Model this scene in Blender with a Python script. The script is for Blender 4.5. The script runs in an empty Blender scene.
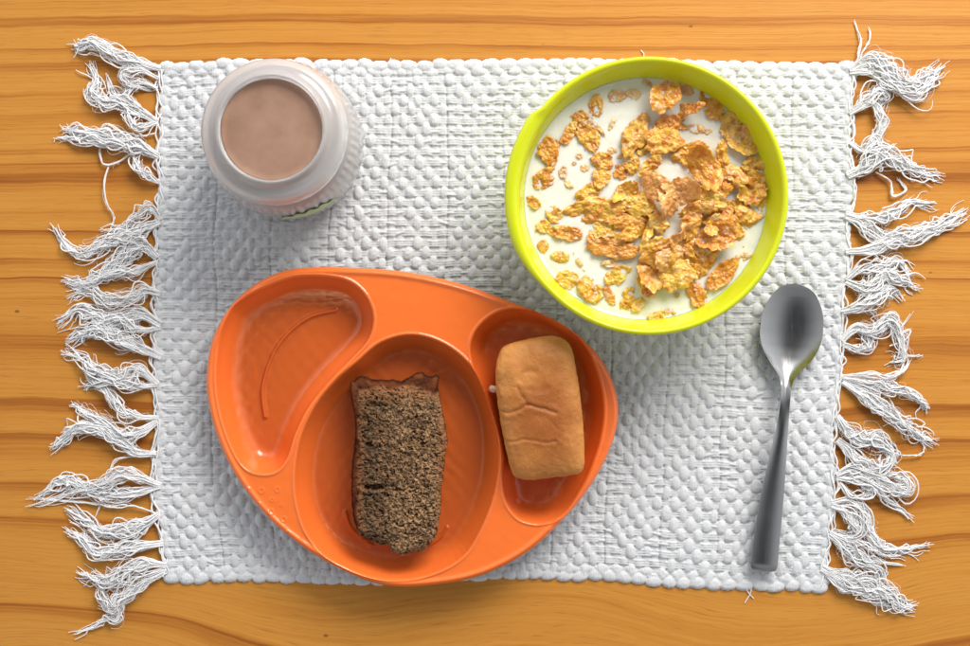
import bpy, math, random
import numpy as np
from mathutils import Vector, Matrix

scene = bpy.context.scene
COL = scene.collection
S = 0.00062            # metres of table per photo pixel
D = 0.75               # camera height above the table
MM = 0.001

# ------------------------------------------------------------------ camera
cam_data = bpy.data.cameras.new("camera")
cam = bpy.data.objects.new("camera", cam_data)
COL.objects.link(cam)
cam.location = (0, 0, D)
cam.rotation_euler = (0, 0, 0)
cam_data.sensor_width = 36.0
cam_data.lens = 36.0 * D / (970 * S)
cam_data.clip_start = 0.01
cam_data.clip_end = 50
scene.camera = cam

# ------------------------------------------------------------------ world, lamps, exposure
world = bpy.data.worlds.new("World")
scene.world = world
world.use_nodes = True
wb = world.node_tree.nodes["Background"]
# a room: dim ceiling overhead, paler walls, brightest towards the windows beyond the far edge
_nt = world.node_tree
_tc = _nt.nodes.new('ShaderNodeTexCoord'); _sp = _nt.nodes.new('ShaderNodeSeparateXYZ')
_nt.links.new(_tc.outputs['Generated'], _sp.inputs[0])
_rz = _nt.nodes.new('ShaderNodeValToRGB'); _nt.links.new(_sp.outputs[2], _rz.inputs[0])
_rz.color_ramp.elements[0].position = 0.10; _rz.color_ramp.elements[0].color = (0.95, 0.97, 1.0, 1)
_rz.color_ramp.elements[1].position = 0.97; _rz.color_ramp.elements[1].color = (0.07, 0.073, 0.078, 1)
_e = _rz.color_ramp.elements.new(0.70); _e.color = (0.55, 0.57, 0.60, 1)
_ry = _nt.nodes.new('ShaderNodeMapRange'); _nt.links.new(_sp.outputs[1], _ry.inputs[0])
_ry.inputs[1].default_value = -0.8; _ry.inputs[2].default_value = 0.8
_ry.inputs[3].default_value = 0.45; _ry.inputs[4].default_value = 1.5
_mx = _nt.nodes.new('ShaderNodeVectorMath'); _mx.operation = 'SCALE'
_nt.links.new(_rz.outputs[0], _mx.inputs[0]); _nt.links.new(_ry.outputs[0], _mx.inputs['Scale'])
_nt.links.new(_mx.outputs[0], wb.inputs[0])
wb.inputs[1].default_value = 1.05

def area(name, loc, target, sx, sy, power, color):
    ld = bpy.data.lights.new(name, 'AREA')
    ld.shape = 'RECTANGLE'; ld.size = sx; ld.size_y = sy
    ld.energy = power; ld.color = color
    o = bpy.data.objects.new(name, ld); COL.objects.link(o)
    o.location = loc
    d = Vector(target) - Vector(loc)
    o.rotation_euler = d.to_track_quat('-Z', 'Y').to_euler()
    return o
area("window_light", (0.50, 1.02, 0.83), (0.0, 0.02, 0.0), 0.80, 0.58, 20.0, (1.0, 0.965, 0.92))

scene.view_settings.view_transform = 'Standard'
scene.view_settings.look = 'None'
scene.view_settings.exposure = 0.28
scene.view_settings.gamma = 1.0
scene.render.engine = 'CYCLES'
scene.cycles.max_bounces = 14
scene.cycles.transmission_bounces = 10
scene.cycles.transparent_max_bounces = 12
scene.cycles.caustics_refractive = True
scene.cycles.caustics_reflective = False
scene.cycles.blur_glossy = 0.5

# ------------------------------------------------------------------ helpers
def PX(px, py, z=0.0):
    """table layout: photo pixel measured at height z -> metres"""
    k = S * (1 - z / D)
    return (np.asarray(px, float) - 485) * k, -(np.asarray(py, float) - 323) * k

def tag(o, label=None, cat=None, group=None, kind=None):
    if label: o['label'] = label
    if cat: o['category'] = cat
    if group: o['group'] = group
    if kind: o['kind'] = kind
    return o

def make_mesh(name, V, F, mat=None, parent=None, smooth=True, loc=None):
    me = bpy.data.meshes.new(name)
    V = np.asarray(V, np.float32)
    if isinstance(F, np.ndarray):
        n = F.shape[1]; flat = F.astype(np.int32).ravel()
        starts = np.arange(len(F), dtype=np.int32) * n
        tot = np.full(len(F), n, np.int32)
    else:
        tot = np.array([len(f) for f in F], np.int32)
        starts = np.concatenate([[0], np.cumsum(tot)[:-1]]).astype(np.int32)
        flat = np.array([i for f in F for i in f], np.int32)
    me.vertices.add(len(V)); me.vertices.foreach_set("co", V.ravel())
    me.loops.add(len(flat)); me.loops.foreach_set("vertex_index", flat)
    me.polygons.add(len(tot)); me.polygons.foreach_set("loop_start", starts)
    me.polygons.foreach_set("loop_total", tot)
    me.polygons.foreach_set("use_smooth", np.full(len(tot), smooth, bool))
    me.update(calc_edges=True); me.validate()
    o = bpy.data.objects.new(name, me); COL.objects.link(o)
    if mat: me.materials.append(mat)
    if parent: o.parent = parent
    if loc is not None: o.location = loc
    return o

def empty(name, loc=(0, 0, 0)):
    o = bpy.data.objects.new(name, None); COL.objects.link(o)
    o.location = loc; o.empty_display_size = 0.02
    return o

def color_attr(o, C, name="tint"):
    me = o.data
    a = me.color_attributes.new(name, 'FLOAT_COLOR', 'POINT')
    C = np.asarray(C, np.float32)
    if C.ndim == 1: C = np.stack([C, C, C], 1)
    C4 = np.concatenate([C, np.ones((len(C), 1), np.float32)], 1)
    a.data.foreach_set("color", C4.ravel())

def grid_faces(nu, nv, wrap_u=False):
    """index = u*nv + v"""
    u = np.arange(nu if wrap_u else nu - 1); v = np.arange(nv - 1)
    U, Vv = np.meshgrid(u, v, indexing='ij')
    U2 = (U + 1) % nu
    return np.stack([U * nv + Vv, U2 * nv + Vv, U2 * nv + Vv + 1, U * nv + Vv + 1], -1).reshape(-1, 4)

def _h(ix, iy, iz, seed):
    ix = ix.astype(np.int64); iy = iy.astype(np.int64); iz = iz.astype(np.int64)
    h = (ix * 374761393 + iy * 668265263 + iz * 2147483647 + seed * 1274126177) & 0xffffffff
    h = ((h ^ (h >> 13)) * 1274126177) & 0xffffffff
    h = ((h ^ (h >> 16)) * 2246822519) & 0xffffffff
    h = h ^ (h >> 15)
    return (h & 0xffffff) / float(0xffffff)

def vnoise(x, y, z=0.0, seed=0):
    x = np.asarray(x, float); y = np.asarray(y, float); z = np.asarray(z, float) + 0 * x
    x, y, z = np.broadcast_arrays(x, y, z)
    xi = np.floor(x); yi = np.floor(y); zi = np.floor(z)
    fx = x - xi; fy = y - yi; fz = z - zi
    fx = fx ** 3 * (fx * (fx * 6 - 15) + 10); fy = fy ** 3 * (fy * (fy * 6 - 15) + 10); fz = fz ** 3 * (fz * (fz * 6 - 15) + 10)
    r = 0
    for a in (0, 1):
        for b in (0, 1):
            for c in (0, 1):
                w = (fx if a else 1 - fx) * (fy if b else 1 - fy) * (fz if c else 1 - fz)
                r = r + w * _h(xi + a, yi + b, zi + c, seed)
    return r * 2 - 1

def fbm(x, y, z=0.0, seed=0, octs=4, gain=0.5):
    r = 0; a = 1; t = 0; f = 1
    for i in range(octs):
        r = r + a * vnoise(np.asarray(x) * f + 17.3 * i, np.asarray(y) * f - 9.1 * i, np.asarray(z) * f, seed + i)
        t += a; a *= gain; f *= 2.03
    return r / t

def worley(x, y, z, seed=0):
    """F1 distance and the id value of the nearest cell"""
    xi = np.floor(x); yi = np.floor(y); zi = np.floor(z)
    best = np.full(x.shape, 9.0); bid = np.zeros(x.shape)
    for a in (-1, 0, 1):
        for b in (-1, 0, 1):
            for c in (-1, 0, 1):
                cx, cy, cz = xi + a, yi + b, zi + c
                px = cx + _h(cx, cy, cz, seed); py = cy + _h(cx, cy, cz, seed + 1); pz = cz + _h(cx, cy, cz, seed + 2)
                d = np.sqrt((px - x) ** 2 + (py - y) ** 2 + (pz - z) ** 2)
                m = d < best
                best = np.where(m, d, best); bid = np.where(m, _h(cx, cy, cz, seed + 3), bid)
    return best, bid

def sstep(a, b, x):
    t = np.clip((x - a) / (b - a), 0, 1)
    return t * t * (3 - 2 * t)

def catmull(pts, n, closed=False):
    P = np.asarray(pts, float)
    if closed:
        Q = np.vstack([P[-1:], P, P[:2]]); m = len(P)
    else:
        Q = np.vstack([2 * P[0] - P[1], P, 2 * P[-1] - P[-2]]); m = len(P) - 1
    t = np.linspace(0, m, n, endpoint=not closed)
    i = np.clip(np.floor(t).astype(int), 0, m - 1); f = (t - i)[:, None]
    p0, p1, p2, p3 = Q[i], Q[i + 1], Q[i + 2], Q[i + 3]
    return 0.5 * ((2 * p1) + (-p0 + p2) * f + (2 * p0 - 5 * p1 + 4 * p2 - p3) * f ** 2 + (-p0 + 3 * p1 - 3 * p2 + p3) * f ** 3)

def poly_sdf(X, Y, poly):
    """signed distance, positive inside"""
    P = np.asarray(poly); Q = np.roll(P, -1, 0)
    d = np.full(X.shape, 1e9); inside = np.zeros(X.shape, bool)
    for (ax, ay), (bx, by) in zip(P, Q):
        ex, ey = bx - ax, by - ay
        L = ex * ex + ey * ey + 1e-18
        t = np.clip(((X - ax) * ex + (Y - ay) * ey) / L, 0, 1)
        d = np.minimum(d, (X - ax - t * ex) ** 2 + (Y - ay - t * ey) ** 2)
        c = ((ay > Y) != (by > Y)) & (X < ex * (Y - ay) / (ey if abs(ey) > 1e-15 else 1e-15) + ax)
        inside ^= c
    d = np.sqrt(d)
    return np.where(inside, d, -d)

def line_dist(X, Y, pts):
    d = np.full(X.shape, 1e9)
    for (ax, ay), (bx, by) in zip(pts[:-1], pts[1:]):
        ex, ey = bx - ax, by - ay
        t = np.clip(((X - ax) * ex + (Y - ay) * ey) / (ex * ex + ey * ey + 1e-18), 0, 1)
        d = np.minimum(d, (X - ax - t * ex) ** 2 + (Y - ay - t * ey) ** 2)
    return np.sqrt(d)

def lathe(profile, n, cx=0, cy=0, rmod=None):
    """profile list of (r,z); optional rmod(theta,k) -> added radius"""
    th = np.linspace(0, 2 * np.pi, n, endpoint=False)
    pr = np.asarray(profile, float); m = len(pr)
    R = np.repeat(pr[None, :, 0], n, 0); Z = np.repeat(pr[None, :, 1], n, 0)
    T = np.repeat(th[:, None], m, 1)
    if rmod is not None: R, Z = rmod(T, R, Z)
    V = np.stack([cx + R * np.cos(T), cy + R * np.sin(T), Z], -1).reshape(-1, 3)
    return V, grid_faces(n, m, wrap_u=True)

# ------------------------------------------------------------------ materials
def new_mat(name):
    m = bpy.data.materials.new(name); m.use_nodes = True
    nt = m.node_tree
    return m, nt, nt.nodes["Principled BSDF"]

def N(nt, typ, **kw):
    n = nt.nodes.new(typ)
    for k, v in kw.items(): setattr(n, k, v)
    return n

def L(nt, a, b): nt.links.new(a, b)

def math_node(nt, op, a, b=None, c=None):
    n = N(nt, 'ShaderNodeMath', operation=op)
    for i, v in enumerate((a, b, c)):
        if v is None: continue
        if isinstance(v, (int, float)): n.inputs[i].default_value = v
        else: L(nt, v, n.inputs[i])
    return n.outputs[0]

def noise_node(nt, vec, scale, detail=3, rough=0.5, dist=0.0):
    n = N(nt, 'ShaderNodeTexNoise')
    n.inputs['Scale'].default_value = scale; n.inputs['Detail'].default_value = detail
    n.inputs['Roughness'].default_value = rough; n.inputs['Distortion'].default_value = dist
    if vec is not None: L(nt, vec, n.inputs['Vector'])
    return n.outputs['Fac']

def mapping(nt, vec, scale=(1, 1, 1), loc=(0, 0, 0)):
    n = N(nt, 'ShaderNodeMapping')
    n.inputs['Scale'].default_value = scale; n.inputs['Location'].default_value = loc
    L(nt, vec, n.inputs['Vector']); return n.outputs[0]

def ramp(nt, fac, stops):
    n = N(nt, 'ShaderNodeValToRGB')
    e = n.color_ramp.elements
    e[0].position, e[1].position = stops[0][0], stops[-1][0]
    for p, c in stops[1:-1]: e.new(p)
    for el, (p, c) in zip(sorted(e, key=lambda q: q.position), stops):
        el.position = p
        el.color = (c, c, c, 1) if isinstance(c, (int, float)) else (*c, 1)
    L(nt, fac, n.inputs[0]); return n.outputs[0]

def mixc(nt, fac, a, b, typ='MIX'):
    n = N(nt, 'ShaderNodeMix', data_type='RGBA', blend_type=typ)
    for sock, v in ((n.inputs[0], fac), (n.inputs[6], a), (n.inputs[7], b)):
        if isinstance(v, (int, float)): sock.default_value = v
        elif isinstance(v, tuple): sock.default_value = (*v, 1)
        else: L(nt, v, sock)
    return n.outputs[2]

def bump(nt, height, strength, dist, normal=None):
    n = N(nt, 'ShaderNodeBump')
    n.inputs['Strength'].default_value = strength; n.inputs['Distance'].default_value = dist
    L(nt, height, n.inputs['Height'])
    if normal is not None: L(nt, normal, n.inputs['Normal'])
    return n.outputs[0]

# --- pine table
def mat_wood():
    m, nt, p = new_mat("varnished_pine")
    co = N(nt, 'ShaderNodeTexCoord').outputs['Object']
    sep = N(nt, 'ShaderNodeSeparateXYZ'); L(nt, co, sep.inputs[0])
    x, y = sep.outputs[0], sep.outputs[1]
    # slow grain drift, stronger in the boards near the bottom edge
    amp = N(nt, 'ShaderNodeMapRange'); amp.inputs[1].default_value = 0.02; amp.inputs[2].default_value = -0.19
    amp.inputs[3].default_value = 0.010; amp.inputs[4].default_value = 0.14
    L(nt, y, amp.inputs[0])
    w1 = noise_node(nt, mapping(nt, co, (2.6, 4.5, 1), (3.1, 0.7, 0)), 1.0, 1.5, 0.45)
    w1 = math_node(nt, 'SUBTRACT', w1, 0.5)
    w2 = noise_node(nt, mapping(nt, co, (14, 30, 1)), 1.0, 2)
    w2 = math_node(nt, 'MULTIPLY', math_node(nt, 'SUBTRACT', w2, 0.5), 0.0035)
    yy = math_node(nt, 'ADD', math_node(nt, 'ADD', y, math_node(nt, 'MULTIPLY', w1, amp.outputs[0])), w2)
    yy = math_node(nt, 'ADD', yy, math_node(nt, 'MULTIPLY', math_node(nt, 'SUBTRACT', noise_node(nt, mapping(nt, co, (40, 90, 1)), 1.0, 2), 0.5), 0.0016))
    # uneven ring spacing: phase = yy*f + noise1d(yy)
    yo = yy
    yy = math_node(nt, 'ADD', math_node(nt, 'MAXIMUM', yy, 0.0), math_node(nt, 'MULTIPLY', math_node(nt, 'MINIMUM', yy, 0.0), 0.42))
    cv = N(nt, 'ShaderNodeCombineXYZ'); L(nt, yy, cv.inputs[1])
    n1 = noise_node(nt, mapping(nt, cv.outputs[0], (1, 22, 1)), 1.0, 2)
    ph = math_node(nt, 'ADD', math_node(nt, 'MULTIPLY', yy, 58), math_node(nt, 'MULTIPLY', n1, 5.0))
    saw = math_node(nt, 'FRACT', ph)
    ring = ramp(nt, saw, [(0, 0.0), (0.45, 0.10), (0.74, 0.62), (0.90, 1.0), (0.95, 0.45), (1.0, 0.0)])
    # per-ring strength
    n2 = noise_node(nt, mapping(nt, cv.outputs[0], (1, 48, 1), (0, 5, 0)), 1.0, 1)
    st = ramp(nt, n2, [(0.25, 0.12), (0.55, 0.5), (0.8, 1.0)])
    rg = math_node(nt, 'MULTIPLY', ring, st)
    bw = N(nt, 'ShaderNodeMapRange'); bw.inputs[1].default_value = 0.0; bw.inputs[2].default_value = -0.15
    bw.inputs[3].default_value = 1.0; bw.inputs[4].default_value = 1.5
    L(nt, y, bw.inputs[0]); rg = math_node(nt, 'MULTIPLY', rg, bw.outputs[0])
    # fine streaks
    fine = noise_node(nt, mapping(nt, cv.outputs[0], (1, 420, 1)), 1.0, 3, 0.6)
    cx = N(nt, 'ShaderNodeCombineXYZ'); L(nt, x, cx.inputs[0]); L(nt, yo, cx.inputs[1])
    fibre = noise_node(nt, mapping(nt, cx.outputs[0], (7, 620, 1)), 1.0, 5, 0.68)
    broad = noise_node(nt, mapping(nt, cx.outputs[0], (1.4, 10, 1)), 1.0, 2)
    f = math_node(nt, 'ADD', math_node(nt, 'MULTIPLY', rg, 1.05),
                  math_node(nt, 'MULTIPLY', math_node(nt, 'SUBTRACT', fine, 0.42), 0.55))
    f = math_node(nt, 'ADD', f, math_node(nt, 'MULTIPLY', math_node(nt, 'SUBTRACT', fibre, 0.47), 1.25))
    f = math_node(nt, 'ADD', f, math_node(nt, 'MULTIPLY', math_node(nt, 'SUBTRACT', broad, 0.45), 0.45))
    col = ramp(nt, f, [(0.0, (0.59, 0.258, 0.043)), (0.35, (0.52, 0.204, 0.029)), (0.7, (0.345, 0.110, 0.014)), (1.0, (0.21, 0.056, 0.008))])
    # short dark pores along the grain
    pr = noise_node(nt, mapping(nt, cx.outputs[0], (55, 1500, 1), (7, 3, 0)), 1.0, 1.5, 0.5)
    prm = ramp(nt, pr, [(0.60, 0.0), (0.72, 0.38)])
    col = mixc(nt, prm, col, (0.24, 0.085, 0.015))
    # dark specks and pores
    vor = N(nt, 'ShaderNodeTexVoronoi'); vor.inputs['Scale'].default_value = 26
    L(nt, mapping(nt, co, (0.8, 1.3, 1)), vor.inputs['Vector'])
    spk = ramp(nt, vor.outputs['Distance'], [(0.0, 0.75), (0.022, 0.65), (0.04, 0.0)])
    col = mixc(nt, spk, col, (0.10, 0.035, 0.01))
    L(nt, col, p.inputs['Base Color'])
    p.inputs['Roughness'].default_value = 0.42
    rr = ramp(nt, noise_node(nt, mapping(nt, co, (6, 60, 1)), 3.0, 3), [(0.3, 0.36), (0.7, 0.50)])
    L(nt, rr, p.inputs['Roughness'])
    p.inputs['Specular IOR Level'].default_value = 0.30
    L(nt, bump(nt, math_node(nt, 'ADD', fibre, f), 0.12, 0.0006), p.inputs['Normal'])
    return m

def mat_cotton(name, col, scale=(900, 350, 900), transl=0.0):
    m, nt, p = new_mat(name)
    co = N(nt, 'ShaderNodeTexCoord').outputs['Object']
    n = noise_node(nt, mapping(nt, co, scale), 1.0, 4, 0.65)
    n2 = noise_node(nt, co, 22, 3)
    a = tuple(c * 0.93 for c in col)
    c1 = mixc(nt, n, a, col)
    c2 = mixc(nt, math_node(nt, 'MULTIPLY', n2, 0.35), c1, (col[0] * 0.93, col[1] * 0.90, col[2] * 0.86))
    L(nt, c2, p.inputs['Base Color'])
    p.inputs['Roughness'].default_value = 0.92
    p.inputs['Specular IOR Level'].default_value = 0.12
    p.inputs['Sheen Weight'].default_value = 0.15
    L(nt, bump(nt, n, 0.5, 0.0006), p.inputs['Normal'])
    if transl:
        t = N(nt, 'ShaderNodeBsdfTranslucent'); t.inputs[0].default_value = (*col, 1)
        mx = N(nt, 'ShaderNodeMixShader'); mx.inputs[0].default_value = transl
        L(nt, p.outputs[0], mx.inputs[1]); L(nt, t.outputs[0], mx.inputs[2])
        L(nt, mx.outputs[0], nt.nodes["Material Output"].inputs['Surface'])
    return m

def mat_plastic(name, col, rough, trans, sss=0.0, ss_scale=0.004, coat=0.0, bump_s=0.0):
    m, nt, p = new_mat(name)
    p.inputs['Base Color'].default_value = (*col, 1)
    p.inputs['Roughness'].default_value = rough
    p.inputs['Transmission Weight'].default_value = trans
    p.inputs['IOR'].default_value = 1.45
    if sss:
        p.inputs['Subsurface Weight'].default_value = sss
        p.inputs['Subsurface Radius'].default_value = (1, 0.6, 0.3) if col[2] < .5 else (1, 1, 1)
        p.inputs['Subsurface Scale'].default_value = ss_scale
    if coat:
        p.inputs['Coat Weight'].default_value = coat
        p.inputs['Coat Roughness'].default_value = 0.08
    if bump_s:
        co = N(nt, 'ShaderNodeTexCoord').outputs['Object']
        n = noise_node(nt, co, 180, 3)
        L(nt, bump(nt, n, bump_s, 0.0004), p.inputs['Normal'])
    return m

def mat_attr(name, rough, spec=0.4, nscale=900, nstr=0.4, ndist=0.0005, sss=0.0, coat=0.0, sssr=(1, 0.4, 0.15), var=0.12):
    m, nt, p = new_mat(name)
    at = N(nt, 'ShaderNodeAttribute', attribute_name='tint')
    co = N(nt, 'ShaderNodeTexCoord').outputs['Object']
    n = noise_node(nt, co, nscale, 4, 0.6)
    hv = ramp(nt, n, [(0.25, 1 - var), (0.75, 1.0)])
    c = mixc(nt, 1.0, at.outputs['Color'], hv, 'MULTIPLY')
    L(nt, c, p.inputs['Base Color'])
    p.inputs['Roughness'].default_value = rough
    p.inputs['Specular IOR Level'].default_value = spec
    if sss:
        p.inputs['Subsurface Weight'].default_value = sss
        p.inputs['Subsurface Radius'].default_value = sssr
        p.inputs['Subsurface Scale'].default_value = 0.003
    if coat:
        p.inputs['Coat Weight'].default_value = coat; p.inputs['Coat Roughness'].default_value = 0.15
    L(nt, bump(nt, n, nstr, ndist), p.inputs['Normal'])
    return m

M_wood = mat_wood()
M_mat = mat_cotton("white_cotton_weave", (0.665, 0.675, 0.688))
M_thread = mat_cotton("white_cotton_thread", (0.95, 0.95, 0.955), (1500, 1500, 1500), 0.10)
def mat_orange():
    m, nt, a = new_mat("orange_translucent_plastic")
    out = nt.nodes["Material Output"]
    co = N(nt, 'ShaderNodeTexCoord').outputs['Object']
    n = noise_node(nt, co, 160, 3)
    scr = noise_node(nt, mapping(nt, co, (60, 900, 60)), 1.0, 2)
    bp = bump(nt, math_node(nt, 'ADD', n, math_node(nt, 'MULTIPLY', scr, 0.3)), 0.06, 0.0004)
    a.inputs['Base Color'].default_value = (1.0, 0.200, 0.036, 1)
    a.inputs['Roughness'].default_value = 0.6; a.inputs['Specular IOR Level'].default_value = 0.0
    tr = N(nt, 'ShaderNodeBsdfTranslucent'); tr.inputs[0].default_value = (1.0, 0.36, 0.07, 1)
    m1 = N(nt, 'ShaderNodeMixShader'); m1.inputs[0].default_value = 0.07
    L(nt, a.outputs[0], m1.inputs[1]); L(nt, tr.outputs[0], m1.inputs[2])
    th = N(nt, 'ShaderNodeBsdfTransparent'); th.inputs[0].default_value = (1.0, 0.80, 0.55, 1)
    at = N(nt, 'ShaderNodeAttribute', attribute_name='tint')   # clearer where the wells are moulded thinner
    m2 = N(nt, 'ShaderNodeMixShader'); L(nt, at.outputs['Fac'], m2.inputs[0])
    L(nt, m1.outputs[0], m2.inputs[1]); L(nt, th.outputs[0], m2.inputs[2])
    gl = N(nt, 'ShaderNodeBsdfGlossy'); L(nt, bp, gl.inputs['Normal'])
    L(nt, ramp(nt, n, [(0.3, 0.11), (0.7, 0.20)]), gl.inputs['Roughness'])
    fr = N(nt, 'ShaderNodeFresnel'); fr.inputs[0].default_value = 1.60; L(nt, bp, fr.inputs['Normal'])
    m3 = N(nt, 'ShaderNodeMixShader'); L(nt, fr.outputs[0], m3.inputs[0])
    L(nt, m2.outputs[0], m3.inputs[1]); L(nt, gl.outputs[0], m3.inputs[2])
    L(nt, m3.outputs[0], out.inputs['Surface'])
    return m
M_orange = mat_orange()
M_lime = mat_plastic("lime_green_plastic", (0.66, 0.72, 0.014), 0.22, 0.12, 0.35, 0.004)
M_jar = mat_plastic("frosted_clear_plastic", (0.95, 0.94, 0.93), 0.14, 0.72, 0.4, 0.004)

# ------------------------------------------------------------------ tabletop
def build_table():
    hx, hy, t = 0.62, 0.46, 0.03
    nx, ny = 40, 30
    # bevelled slab
    prof = [(0, 0), (0.003, -0.0009), (0.004, -0.004), (0.004, -t), (0, -t)]
    rings = []
    for off, z in prof:
        rings.append([(-hx - off, -hy - off, z), (hx + off, -hy - off, z), (hx + off, hy + off, z), (-hx - off, hy + off, z)])
    V = [v for r in rings for v in r]; F = [[0, 1, 2, 3]]
    for k in range(len(rings) - 1):
        for i in range(4):
            j = (i + 1) % 4
            F.append([k * 4 + i, (k + 1) * 4 + i, (k + 1) * 4 + j, k * 4 + j])
    F.append([len(V) - 1, len(V) - 2, len(V) - 3, len(V) - 4])
    o = make_mesh("tabletop", V, F, M_wood, smooth=False)
    tag(o, "varnished orange pine tabletop with horizontal wood grain under the white placemat", "table", kind="structure")
build_table()

# ------------------------------------------------------------------ woven placemat
rng = np.random.default_rng(7)
MW, MH = 690.0, 516.0
left_x = lambda v: 160 - 3 * np.sin(v * 3.1) + 8 * sstep(0.85, 1.0, v)
right_x = lambda v: 852 - 4 * v - 26 * np.clip(v, 0, 2) ** 1.6
top_y = lambda u: 66 - 2 * np.sin(u * 3.14) 
bot_y = lambda u: 578 - 5 * np.exp(-((u - 0.55) / .12) ** 2) + 10 * sstep(0.6, 1.0, u)

def mat_xy(u, v):
    """mat coords in px (u 0..MW, v 0..MH) -> photo px"""
    U = u / MW; Vv = v / MH
    px = left_x(Vv) * (1 - U) + right_x(Vv) * U
    py = top_y(U) * (1 - Vv) + bot_y(U) * Vv
    px = px + 3.2 * vnoise(u / 70, v / 60, 0, 5); py = py + 2.0 * vnoise(u / 80, v / 55, 0, 9)
    return px, py

def build_weave():
    step = 0.8; mg = 8.0
    us = np.arange(-mg, MW + mg, step); vs = np.arange(-mg, MH + mg, step)
    U, V = np.meshgrid(us, vs, indexing='ij')
    cw, rh = 8.2, 10.3
    ncol = int(MW / cw); nrow = int(MH / rh)
    cw = MW / ncol; rh = MH / nrow
    Hh = np.full(U.shape, 0.0)
    # warp underlay: soft vertical cords
    phx = (U / cw)
    cord = np.sqrt(np.clip(1 - ((phx - np.floor(phx) - 0.5) * 2.1) ** 2, 0, 1))
    rowwob = 0.8 * vnoise(U / 11, V / 40, 0, 3)
    base = 0.3 + 1.3 * cord
    # weft: pairs of thin threads crossing each row boundary
    phy = (V + rowwob) / rh
    loc = (phy - np.floor(phy) - 0.5) * rh
    weft = np.zeros_like(U)
    for off in (-2.3, 0.1, 2.5):
        weft = np.maximum(weft, np.sqrt(np.clip(1 - ((loc - off) / 1.25) ** 2, 0, 1)))
    ic = np.floor(phx).astype(int); jr = np.floor(phy).astype(int)
    par = ((ic + jr) % 2)
    over = 0.5 + 0.5 * np.cos(np.pi * (phx - 0.5)) * np.where(jr % 2 == 0, 1, -1)
    Hh = np.maximum(base, 0.4 + (1.5 + 1.5 * over) * weft)
    Hh = np.where((U < 0) | (U > MW) | (V < 0) | (V > MH), 0.0, Hh)
    # block separators: narrow vertical gaps in the weave
    blk = 7
    sepd = np.abs((U / cw + 3.5) % blk - blk / 2) * cw * 1.0
    sepd = np.abs(((U / cw) % blk) - 0) ; sepd = np.minimum(sepd, blk - sepd) * cw
    Hh = Hh - 2.4 * np.exp(-(sepd / 0.9) ** 2) * (0.6 + 0.5 * vnoise(U / 30, V / 9, 0, 12))
    def stamp(cx, cy, a, b, h, ang, pw=2.2, base_h=0.5):
        r = max(a, b) + 1.5
        i0 = int((cx - r + mg) / step); i1 = int((cx + r + mg) / step) + 2
        j0 = int((cy - r + mg) / step); j1 = int((cy + r + mg) / step) + 2
        i0 = max(i0, 0); j0 = max(j0, 0); i1 = min(i1, U.shape[0]); j1 = min(j1, U.shape[1])
        if i1 <= i0 or j1 <= j0: return
        dx = U[i0:i1, j0:j1] - cx; dy = V[i0:i1, j0:j1] - cy
        ca, sa = math.cos(ang), math.sin(ang)
        ex = (dx * ca + dy * sa) / a; ey = (-dx * sa + dy * ca) / b
        q = np.abs(ex) ** pw + np.abs(ey) ** pw
        hh = base_h * (q < 1.0) + h * np.sqrt(np.clip(1 - q, 0, 1))
        # strands of the loose yarn
        hh = hh + 0.22 * np.cos(ex * a * 2.6 + ey * 1.2 + cx) * (q < 0.9)
        Hh[i0:i1, j0:j1] = np.maximum(Hh[i0:i1, j0:j1], np.where(q < 1, hh, -1))
    for i in range(ncol):
        for j in range(nrow):
            a = i % blk
            jj = (j + 2 * ((i // blk) % 2)) % 8
            lf = float(vnoise(i / 9.0, j / 7.0, 0, 21))
            dens = float(np.clip((i / ncol - 0.45) * 1.2 + (j / nrow - 0.4) * 1.6, -0.4, 1.4))
            thr = 3.7 + 1.5 * lf + 0.75 * dens
            dia = abs(a - 3) * 0.85 + abs(jj - 3.5) * 0.95
            cx = (i + 0.5) * cw + rng.normal(0, 0.55); cy = (j + 0.5) * rh + rng.normal(0, 0.7)
            if (i + j) % 2 == 0 and dia < thr:
                k = rng.uniform(0.86, 1.12)
                big = 1.0 + 0.05 * dens
                stamp(cx, cy, 4.8 * k * big, 7.3 * rng.uniform(0.88, 1.12) * big, 3.8 * k, rng.normal(0, 0.10))
            elif (i + j) % 2 == 0:
                stamp(cx, cy, 3.6, 4.6 * rng.uniform(.85, 1.1), 2.4, rng.normal(0, 0.12), 3.0, 0.6)
            elif dia >= thr - 0.3 and rng.random() < 0.55:
                stamp(cx + rng.normal(0, 1), cy, rng.uniform(4.5, 8), 1.4, 1.6, rng.normal(0, 0.15), 2.0, 1.6)
    # hem: fat loops along the top and bottom edges
    for j0 in (0, 1):
        k = 0; x = 3.0
        while x < MW:
            pitch = rng.uniform(13.5, 18)
            y = (-0.5 if j0 == 0 else MH + 0.5) + rng.normal(0, 0.6)
            stamp(x, y, pitch * 0.58, 5.6, 3.6, rng.normal(0, 0.15), 2.2, 0.8)
            stamp(x + pitch / 2, y + (7 if j0 == 0 else -7), pitch * 0.42, 4.4, 3.0, rng.normal(0, 0.2), 2.2, 0.8)
            x += pitch
    # side hems: vertical cord bumps
    for i0 in (0, 1):
        y = 2.0
        while y < MH:
            pitch = rng.uniform(8, 12)
            x = 1.0 if i0 == 0 else MW - 1.0
            stamp(x + rng.normal(0, .8), y, 4.2, pitch * .62, 2.6, rng.normal(0, 0.25), 2.2, 1.3)
            y += pitch
    Hh = Hh + 0.35 * fbm(U / 2.2, V / 2.2, 0, 31, 2) 
    # outside the hem
    inset = np.minimum.reduce([U + 0, MW - U, V + 0, MH - V])
    hemmask = (inset < 0) & (Hh < 0.8)
    fall = np.where(hemmask, -4.0, 0)
    Zpx = Hh + fall
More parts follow.
